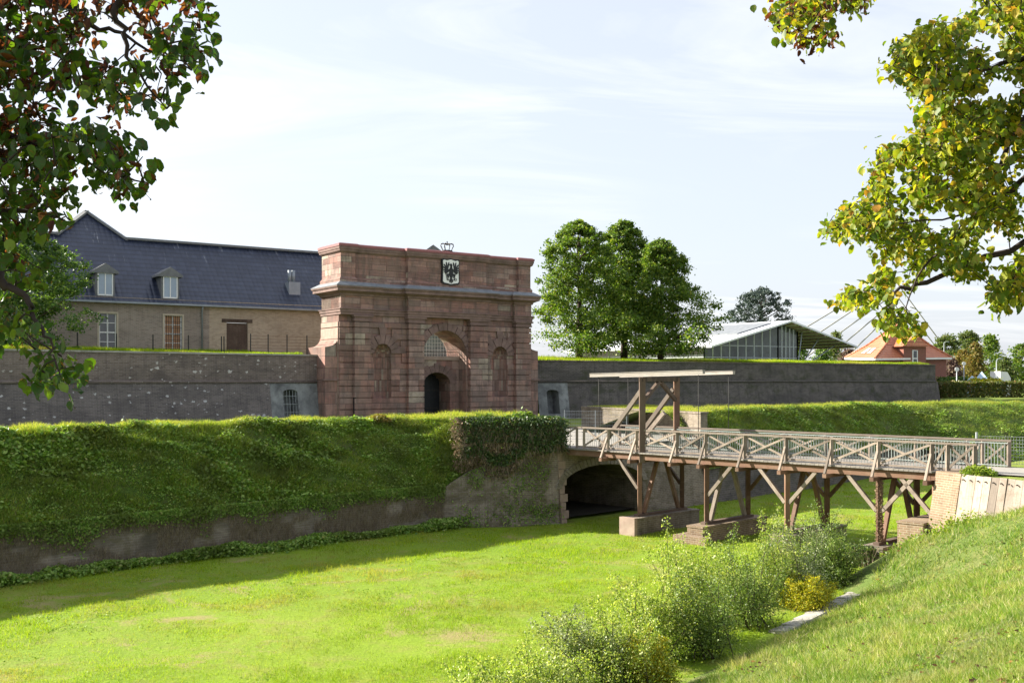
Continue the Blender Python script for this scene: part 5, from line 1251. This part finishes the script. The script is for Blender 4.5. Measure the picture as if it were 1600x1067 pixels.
def on_toe(px, off):
    """point beside the gutter on the moat side"""
    best = None
    for v in np.arange(5, 40, .1):
        u = float(toe(v)) - off; x, y = UV2(u, v); e = abs((x / y if y > 0 else 9) * 1600 + 800 - px)
        if best is None or e < best[0]: best = (e, x, y)
    return best[1], best[2]
SH = [(765, 2.0, 1.55, .8, 'shrub', 'low green shrub at the left tip of the moat thicket', .06), (850, 1.6, 1.9, .8, 'shrub', 'grey-green shrub at the bottom of the thicket', .055),
      (905, 2.2, 2.1, .85, 'shrub_silver', 'pale silver-leaved shrub left of the tall birch', .06), (960, 1.3, 2.2, .9, 'shrub', 'mid green shrub below the tall birch', .06),
      (1015, 2.1, 2.6, .85, 'shrub', 'green shrub left of the tallest birch', .065), (1068, 2.2, 3.35, .9, 'shrub', 'tallest light green birch shrub in front of the stepped pier', .065),
      (1100, 1.0, 2.3, .75, 'shrub_dark', 'darker bushy shrub near the gutter', .06), (1160, 1.5, 3.0, .9, 'shrub_dark', 'slender pale shrub between the birch and the pier', .06),
      (1200, 2.2, 3.1, .9, 'shrub', 'airy shrub just left of the silvery willow', .06), (1242, 1.6, 3.0, .85, 'shrub_silver', 'silvery willow shrub under the bridge', .06),
      (1282, 2.0, 2.9, .95, 'shrub_dark', 'grey-green willow in front of the third pier', .06), (1308, 1.3, 2.1, .7, 'shrub_dark', 'dark green bush at the right end of the thicket', .06),
      (1262, .75, 1.25, .6, 'shrub_yellow', 'golden yellow shrub beside the concrete gutter', .06), (1015, .7, 1.3, .5, 'shrub_yellow', 'yellowish shrub low beside the bank', .055), (710, 1.5, 1.2, .6, 'shrub_dark', 'small dark shrub at the lower left of the thicket', .05)]
for px, off, h, r, m, lab, sz in SH:
    x, y = on_toe(px, off); shrub(x, y, h * .98, r * 1.5, m, lab, sz * 1.05, n=int(8000 + 5000 * r))
# ============================================================ GRASS AND WEEDS
def accept(x, y, D0):                                # thinner and larger with distance
    D = np.hypot(x, y); return np.minimum(1, (D0 / D) ** 2), D
def in_view(x, y, m=1.12): return (y > 1) & (np.abs(x) < .5 * y * m + 1.0)
n = 1500000; u = RNG.uniform(-39.2, -13, n); v = RNG.uniform(-8, 95, n); x, y = UV2(u, v); p, D = accept(x, y, 27)
k = (RNG.uniform(size=n) < p) & in_view(x, y) & (u < toe(v) - .5) & (D < 95) & ((u > -35.4) | (v < 38)) & (RNG.uniform(size=n) > .75 * sstep(.12, .45, vnoise(x, y, .16) * .6 + vnoise(x, y, .55) * .45)); x, y, D = x[k], y[k], D[k]
k = np.arange(len(x))[:430000]; x, y, D = x[k], y[k], D[k]
V, F = blades(np.stack([x, y, floor_z(x, y) - .01], 1), .075 * (D / 27) ** .3 * np.clip(1 + .55 * vnoise(x, y, .6) + .75 * vnoise(x, y, 2.1) * (vnoise(x + 40, y, .3) > -.2), .3, 2.6), .012 * (D / 27) ** .9, lean=.8)
tag(np_mesh('moat_grass', V, F, 'blade_lawn', base=(0, 0, FLOOR)), kind='stuff')
n = 2200000; u = RNG.uniform(-19, 0, n); v = RNG.uniform(0, 37, n); x, y = UV2(u, v); p, D = accept(x, y, 11)
dd = u - toe(v); k = (RNG.uniform(size=n) < p) & in_view(x, y) & (dd > .15) & (y > 4); x, y, D, u, v = x[k], y[k], D[k], u[k], v[k]
cl = 1 + .6 * vnoise(x, y, 1.3) + .4 * vnoise(x, y, 3.1)
V, F = blades(np.stack([x, y, bank_z(u, v) - .01], 1), .135 * np.clip(cl, .25, 2.2) * (D / 11) ** .25, .0095 * (D / 11) ** .9, lean=1.0)
tag(np_mesh('bank_grass', V, F, 'blade_bank', base=(0, 0, -5)), kind='stuff')
n = 260000; u = RNG.uniform(-38.5, -15, n); v = RNG.uniform(-4, 80, n); x, y = UV2(u, v); p, D = accept(x, y, 27)
k = (RNG.uniform(size=n) < p) & in_view(x, y) & (u < toe(v) - .5) & (D < 80) & (.6 * vnoise(x, y, .28) + .6 * vnoise(x + 20, y, 1.1) + RNG.normal(size=n) * .22 > .55); x, y, D = x[k], y[k], D[k]
V, F = leaf_quads(np.stack([x, y, floor_z(x, y) + .035], 1), .06 * (D / 27) ** .5, flat=.9); tag(np_mesh('moat_weeds', V, F, 'lawn_weed', base=(0, 0, FLOOR)), kind='stuff')
# fallen brown leaves and broad weeds on the bank
n = 110000; u = RNG.uniform(-19, 0, n); v = RNG.uniform(0, 37, n); x, y = UV2(u, v); p, D = accept(x, y, 12); k = (RNG.uniform(size=n) < p) & in_view(x, y) & (u - toe(v) > .3) & (vnoise(x, y, .9) + .6 * vnoise(x, y, .35) > .12)
x, y, u, v = x[k], y[k], u[k], v[k]; V, F = leaf_quads(np.stack([x, y, bank_z(u, v) + .05], 1), .07, flat=.8); tag(np_mesh('bank_weeds', V, F, 'bright_ivy', base=(0, 0, -5)), kind='stuff')
n = 5200; u = RNG.uniform(-19, 0, n); v = RNG.uniform(0, 37, n); x, y = UV2(u, v); k = in_view(x, y) & (u - toe(v) > .3) & (vnoise(x + 9, y, .5) > .05); x, y, u, v = x[k], y[k], u[k], v[k]
V, F = leaf_quads(np.stack([x, y, bank_z(u, v) + .06], 1), .11, flat=1.2); tag(np_mesh('fallen_leaves', V, F, 'leaf_brown', base=(0, 0, -5)), kind='stuff')
# slopes of the earthworks
def slope_cover(fn, a0, a1, nb, nl, cond=None, tagn='left'):
    a = RNG.uniform(a0, a1, nb); q = RNG.uniform(-.0, .5, nb); P = fn(a, q); V, F = blades(P, .20 * (1 + .7 * vnoise(P[:, 0], P[:, 1] + P[:, 2] * 2, .9)), .028, lean=1.1)
    tag(np_mesh(tagn + '_slope_grass', V, F, 'blade_slope', base=(0, 0, -4)), kind='stuff')
    a = RNG.uniform(a0, a1, nl); q = RNG.uniform(.0, .5, nl); P = fn(a, q)
    k = (.5 * vnoise(P[:, 0], P[:, 1] + P[:, 2] * 2, .5) + .5 * vnoise(P[:, 0] + 7, P[:, 2] * 3, 1.3) > RNG.uniform(-.5, .35, nl)); P = P[k]
    P = P + RNG.normal(size=P.shape) * .07; P[:, 2] += .06 + np.clip(.16 * vnoise(P[:, 0], P[:, 2] * 2 + P[:, 1], 1.1), 0, 1)
    V, F = leaf_quads(P, .10 + .07 * (vnoise(P[:, 0] + 3, P[:, 1] + P[:, 2], .6) > .1), flat=.7); tag(np_mesh(tagn + '_slope_weeds', V, F, 'weed', base=(0, 0, -4)), kind='stuff')
    nc = nb // 2; a = RNG.uniform(a0, a1, nc); q = RNG.uniform(.46, .72, nc); P = fn(a, q); V, F = blades(P, .15 * (1 + 1.1 * np.clip(vnoise(P[:, 0], P[:, 1], 1.5) + .6 * vnoise(P[:, 0], P[:, 1], .4), -.6, 1)), .026, lean=.8)
    tag(np_mesh(tagn + '_crest_grass', V, F, 'blade_crest', base=(0, 0, -4)), kind='stuff')
slope_cover(emb_left, 1, 38.4, 130000, 130000, tagn='left'); slope_cover(emb_right, 0, 75, 100000, 90000, tagn='right')
# nettles along the foot of the left wall, dry stems hanging on it
n = 26000; v = RNG.uniform(8, 38, n); wd = .55 + .35 * vnoise(v, v * 0, .5); u = -38.9 + np.abs(RNG.normal(size=n)) * wd * .55 + 0 * v; k = v < 34 ; u = np.where(k, u, u + (v - 34) * .55)
x, y = UV2(u + .1, v); z = FLOOR + RNG.uniform(0, .42, n) * (1 + .5 * vnoise(x, y, 1.1)); V, F = leaf_quads(np.stack([x, y, z], 1), .13, flat=.6); tag(np_mesh('wall_foot_nettles', V, F, 'weed', base=(0, 0, FLOOR)), kind='stuff')
n = 40000; v = RNG.uniform(2, 34, n); z = RNG.uniform(-7.2, -5.45, n); k = vnoise(v, z * 2, 1.0) + .6 * vnoise(v + 4, z, .35) > -.35; v, z = v[k], z[k]; u = -39.12 + .12 * (-5.45 - z) + .03
x, y = UV2(u, v); V, F = blades(np.stack([x, y, z], 1), .28, .012, lean=.6); tag(np_mesh('wall_dry_stems', V, F, 'dry_twigs', base=(0, 0, FLOOR)), kind='stuff')
n = 30000; v = RNG.uniform(2, 35, n); z = -5.2 - np.abs(RNG.normal(size=n)) * (.22 + .3 * np.clip(vnoise(v, v * 0, .8), 0, 1)); u = -39.1 + .12 * (-5.45 - z) + RNG.uniform(0, .12, n); x, y = UV2(u, v)
V, F = leaf_quads(np.stack([x, y, z], 1), .11, flat=.4); tag(np_mesh('wall_top_creeper', V, F, 'weed', base=(0, 0, FLOOR)), kind='stuff')
# grass on the ramparts
def rampart_grass(fr, s0, s1, zc, rise, n, name):
    s = RNG.uniform(s0, s1, n); d = .3 + RNG.uniform(0, 1, n) ** 1.6 * 14; x, y, _ = fr(s, d, 0); z = zc + rise * sstep(.4, 16, d) + .06 * vnoise(x, y, .5) * sstep(.4, 2, d)
    V, F = blades(np.stack([x, y, z - .02], 1), .22 * (1 + .6 * vnoise(x, y, .4)), .045, lean=.7); tag(np_mesh(name, V, F, 'blade_lawn', base=(0, 0, 2)), kind='stuff')
rampart_grass(LF, -45, -1, 1.93, .5, 60000, 'rampart_grass'); rampart_grass(RFr, .2, 52.5, 1.78, .55, 70000, 'bastion_grass')
n = 30000; s = RNG.uniform(0, 1, n) * 13.5; t_ = RNG.uniform(0, 1, n); u = ue - .5 - s; v = 51.4 + .36 * s + t_ * (1 + .45 * s); x, y = UV2(u, v); V, F = blades(np.stack([x, y, -2.0 + 0 * x], 1), .16, .03, .8); tag(np_mesh('passage_bank_grass', V, F, 'blade_crest', base=(0, 0, -2)), kind='stuff')

# ============================================================ FOREGROUND LINDEN BOUGHS
LEAF2 = np.array([(0, -.5, 0), (-.30, -.42, .05), (-.46, -.12, .07), (-.36, .2, .04), (-.12, .42, -.03), (0, .58, -.10), (.12, .42, -.03), (.36, .2, .04), (.46, -.12, .07), (.30, -.42, .05), (0, -.38, -.02), (0, .1, -.02)])
LF_F = [(10, 0, 1, 2), (10, 2, 3, 11), (11, 3, 4, 5), (11, 5, 6, 7), (10, 11, 7, 8), (10, 8, 9, 0)]
def big_leaves(C, size, hang=.75, curl=0):
    n = len(C); nrm = unit(n) * .9 + np.array([-.25, -.3, .35]); nrm /= np.linalg.norm(nrm, axis=1)[:, None]
    d = unit(n) * (1 - hang) + np.array([0, 0, -1]) * hang; d -= (d * nrm).sum(1)[:, None] * nrm; d /= np.linalg.norm(d, axis=1)[:, None] + 1e-9
    a = np.cross(d, nrm); s = (size * RNG.uniform(.6, 1.2, n))[:, None]
    V = []
    for x, y, z in LEAF2:
        bend = (RNG.uniform(-.18, .3, n) + curl * RNG.uniform(.2, 1, n))[:, None] * (y + .4) ** 2 + curl * 1.5 * x * x
        V.append(C + (a * x * (1 - .5 * curl) + d * (y + .5) + nrm * (z + bend)) * s)
    V = np.stack(V, 1).reshape(-1, 3); b = np.arange(n)[:, None, None] * 12
    return V, (np.array(LF_F)[None] + b).reshape(-1, 4)
def inpoly(px, py, poly):
    c = np.zeros(len(px), bool); n = len(poly)
    for i in range(n):
        x0, y0 = poly[i]; x1, y1 = poly[(i + 1) % n]
        t = ((y0 > py) != (y1 > py)) & (px < (x1 - x0) * (py - y0) / ((y1 - y0) + 1e-9) + x0); c ^= t
    return c
def world(px, py, D): return np.stack([(px - 800) / 1600 * D, D, (594 - py) / 1600 * D], -1)
def bough_tree(name, trunk, polys, boughs, label, D0, D1, spacing, nper, lsize, mats, extra):
    """leaf bunches hung on twigs that run to the nearest bough"""
    t = thing(name, (trunk[0], trunk[1], trunk[2]), label, 'tree')
    w = MB(); w.tube([trunk, (trunk[0] + .1, trunk[1], trunk[2] + 3), (trunk[0], trunk[1] + .2, trunk[2] + 6.5), (trunk[0] + .3, trunk[1], trunk[2] + 10)], [.32, .26, .2, .06], 10); tr = w.build('trunk', 'bark', t)
    segs = []; w = MB()
    for b in boughs:
        pts = [Vector((trunk[0], trunk[1], trunk[2] + b[0]))] + [Vector(world(np.array(float(p[0])), np.array(float(p[1])), p[2])) for p in b[1:]]
        nn = len(pts); fine = []
        for i in range(nn - 1):
            for f in np.linspace(0, 1, 7)[:-1]: fine.append(pts[i].lerp(pts[i + 1], float(f)) + Vector(RNG.normal(size=3) * .012))
        fine.append(pts[-1]); m = len(fine)
        w.tube(fine, [(.045 * (1 - i / m) ** 1.4 + .003) for i in range(m)], 6); segs += fine[4:]
    S = np.array([tuple(p) for p in segs])
    C = []; mat_i = []
    for poly, dens, mi in polys:
        xs_ = [p[0] for p in poly]; ys_ = [p[1] for p in poly]; A = (max(xs_) - min(xs_)) * (max(ys_) - min(ys_)); n = int(A / spacing ** 2 * dens)
        px = RNG.uniform(min(xs_), max(xs_), n); py = RNG.uniform(min(ys_), max(ys_), n); k = inpoly(px, py, poly) & (vnoise(px, py, .02) + .5 * vnoise(px + 50, py, .05) > -.5)
        px, py = px[k], py[k]; D = RNG.uniform(D0, D1, len(px)); C.append(world(px, py, D)); mat_i += [mi] * len(px)
    C = np.concatenate(C + ([np.array(extra)] if len(extra) else [])); mat_i += [0] * len(extra); mat_i = np.array(mat_i)
    order = np.argsort([np.linalg.norm(S - c, axis=1).min() for c in C]); keep = []
    T = list(S)                                     # grow outwards: each bunch hangs on the nearest wood or bunch before it
    for o_ in order:
        c = C[o_]; A_ = np.array(T); d = np.linalg.norm(A_ - c, axis=1) * (1 + RNG.uniform(0, .25, len(A_))); jj = int(np.argmin(d))
        a, b = Vector(A_[jj]), Vector(c); L_ = (b - a).length
        if L_ > 1.3: continue
        w.tube([a, a.lerp(b, .5) + Vector((RNG.normal() * .08 * L_, 0, .1 * L_)), b], [.0055, .004, .002], 4); T.append(c); keep.append(o_)
    C = C[keep]; mat_i = mat_i[keep]
    w.build('branches', 'twig', t)
    L = np.repeat(C, nper, 0); mi = np.repeat(mat_i, nper); L = L + RNG.normal(size=L.shape) * np.array([1, 1, .8]) * lsize * .78
    r = RNG.uniform(size=len(L)); zone = vnoise(L[:, 0] * 3, L[:, 2] * 3, .8)
    brown = (r < mats[1] * (1 + 2.2 * np.clip(zone, -.4, 1))) & (mi != 2)
    V, F = big_leaves(L[~brown], lsize, curl=.18); np_mesh('foliage', V, F, mats[0], parent=t)
    V, F = big_leaves(L[brown], lsize * .95, curl=.9); np_mesh('withered_foliage', V, F, mats[2], parent=t)
    k = RNG.uniform(size=len(L)) < .30; B = L[k]; V, F = leaf_quads(B - np.array([0, 0, lsize * .5]), lsize * .62, aspect=.22); V2, F2 = blades(B, -lsize * 1.1, lsize * .13, .35)
    np_mesh('bracts', V, F, 'bract', parent=t)
    w = MB()
    for c in L[RNG.choice(len(L), min(len(L) // 7, 420), replace=False)]:
        q = Vector(c) + Vector((RNG.normal() * .02, 0, -lsize * RNG.uniform(.5, 1.1))); w.tube([Vector(c), q], .0012, 3)
        w.tube([q, q + Vector((.003, 0, -.004)), q + Vector((0, 0, -.008))], [.002, .0045, .002], 5)
    w.build('seeds', 'seed', t); return t
PA = [(-520, -60), (305, -60), (312, 5), (322, 70), (315, 112), (295, 125), (278, 130), (268, 180), (250, 190), (236, 160), (212, 155), (200, 135), (188, 165), (165, 180), (150, 160), (122, 140), (96, 130), (80, 150), (60, 165), (-520, 165)]
PB = [(-520, 150), (60, 160), (105, 185), (190, 205), (228, 245), (224, 280), (200, 300), (170, 280), (135, 280), (128, 320), (98, 345), (60, 335), (42, 350), (55, 395), (40, 420), (-520, 400)]
PC = [(48, 545), (85, 540), (105, 552), (112, 585), (100, 612), (85, 605), (62, 585), (50, 565)]
PD = [(5, 470), (50, 480), (45, 530), (15, 535)]
PE = [(-30, 380), (60, 385), (70, 430), (20, 460), (-30, 470)]
bough_tree('foreground_linden', (-6.2, 4.6, -3.2), [(PA, .62, 0), (PB, 1.0, 0), (PC, 1.1, 2), (PD, .7, 2), (PE, .4, 2)],
           [(5.5, (-300, -80, 5.4), (-60, -30, 5.3), (120, 20, 5.3), (190, 60, 5.2), (300, 110, 5.2)), (5.5, (-200, -100, 5.2), (190, -20, 5.0), (182, 20, 5.0), (205, 95, 5.0), (260, 170, 5.0)), (4.4, (-250, 120, 5.4), (-40, 190, 5.3), (100, 240, 5.3), (225, 285, 5.2)),
            (4.0, (-250, 300, 5.2), (-40, 330, 5.1), (60, 330, 5.0), (115, 350, 5.0)), (3.6, (-200, 380, 4.9), (-20, 425, 4.8), (40, 460, 4.8), (68, 520, 4.8), (86, 562, 4.8))],
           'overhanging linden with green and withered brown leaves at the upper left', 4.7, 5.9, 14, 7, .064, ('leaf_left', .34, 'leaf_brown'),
           [(-4.6 + random.uniform(-1.6, 1.2), 4.9 + random.uniform(-1, 1), random.uniform(1.5, 4.5)) for _ in range(160)])
PR = [(1860, -40), (1530, -40), (1520, 5), (1490, 30), (1440, 45), (1410, 62), (1383, 95), (1385, 108), (1420, 120), (1432, 150), (1450, 165), (1440, 195), (1408, 225), (1370, 236), (1350, 280), (1372, 292), (1345, 308), (1318, 330), (1288, 352), (1310, 365), (1365, 372), (1388, 400), (1370, 430), (1378, 450), (1380, 500), (1400, 530), (1428, 515), (1432, 465), (1445, 440), (1475, 415), (1500, 428), (1530, 425), (1535, 400), (1515, 380), (1540, 350), (1580, 360), (1600, 330), (1860, 340)]
PR2 = [(1308, 470), (1325, 452), (1352, 448), (1365, 468), (1340, 480)]
PR3 = [(1660, 385), (1590, 400), (1565, 430), (1540, 475), (1548, 486), (1585, 470), (1660, 480)]
PR4 = [(1205, -20), (1370, -30), (1350, 12), (1325, 18), (1318, 45), (1290, 68), (1262, 72), (1252, 84), (1240, 65), (1228, 40), (1208, 22)]
bough_tree('sunlit_linden', (10.5, 11.0, -4.4), [(PR, 1.25, 2), (PR2, 1.5, 2), (PR3, 1.2, 2), (PR4, 1.1, 0)],
           [(7.5, (1750, 20, 8.6), (1600, 90, 8.3), (1500, 120, 8.2), (1400, 100, 8.2)), (6.5, (1780, 120, 8.8), (1600, 180, 8.4), (1560, 260, 8.2), (1500, 340, 8.2), (1330, 355, 8.1)), (6, (1760, 200, 8.8), (1610, 270, 8.4), (1520, 340, 8.2), (1440, 420, 8.1), (1395, 510, 8.1)),
            (5.2, (1750, 380, 8.8), (1620, 410, 8.6), (1560, 455, 8.5)), (8.5, (1750, -100, 8.8), (1500, -90, 8.2), (1330, -40, 8.0), (1260, 40, 8.0)), (6.5, (1700, 150, 8.7), (1540, 230, 8.4), (1420, 250, 8.2), (1365, 260, 8.2)), (5.5, (1700, 330, 8.6), (1450, 440, 8.2), (1370, 462, 8.1), (1325, 466, 8.0))],
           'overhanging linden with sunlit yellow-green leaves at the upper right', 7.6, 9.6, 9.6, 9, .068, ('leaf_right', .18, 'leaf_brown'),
           [(8.4 + random.uniform(-2, 1.5), 9.5 + random.uniform(-1.5, 1.5), random.uniform(4.2, 6.5)) for _ in range(200)])
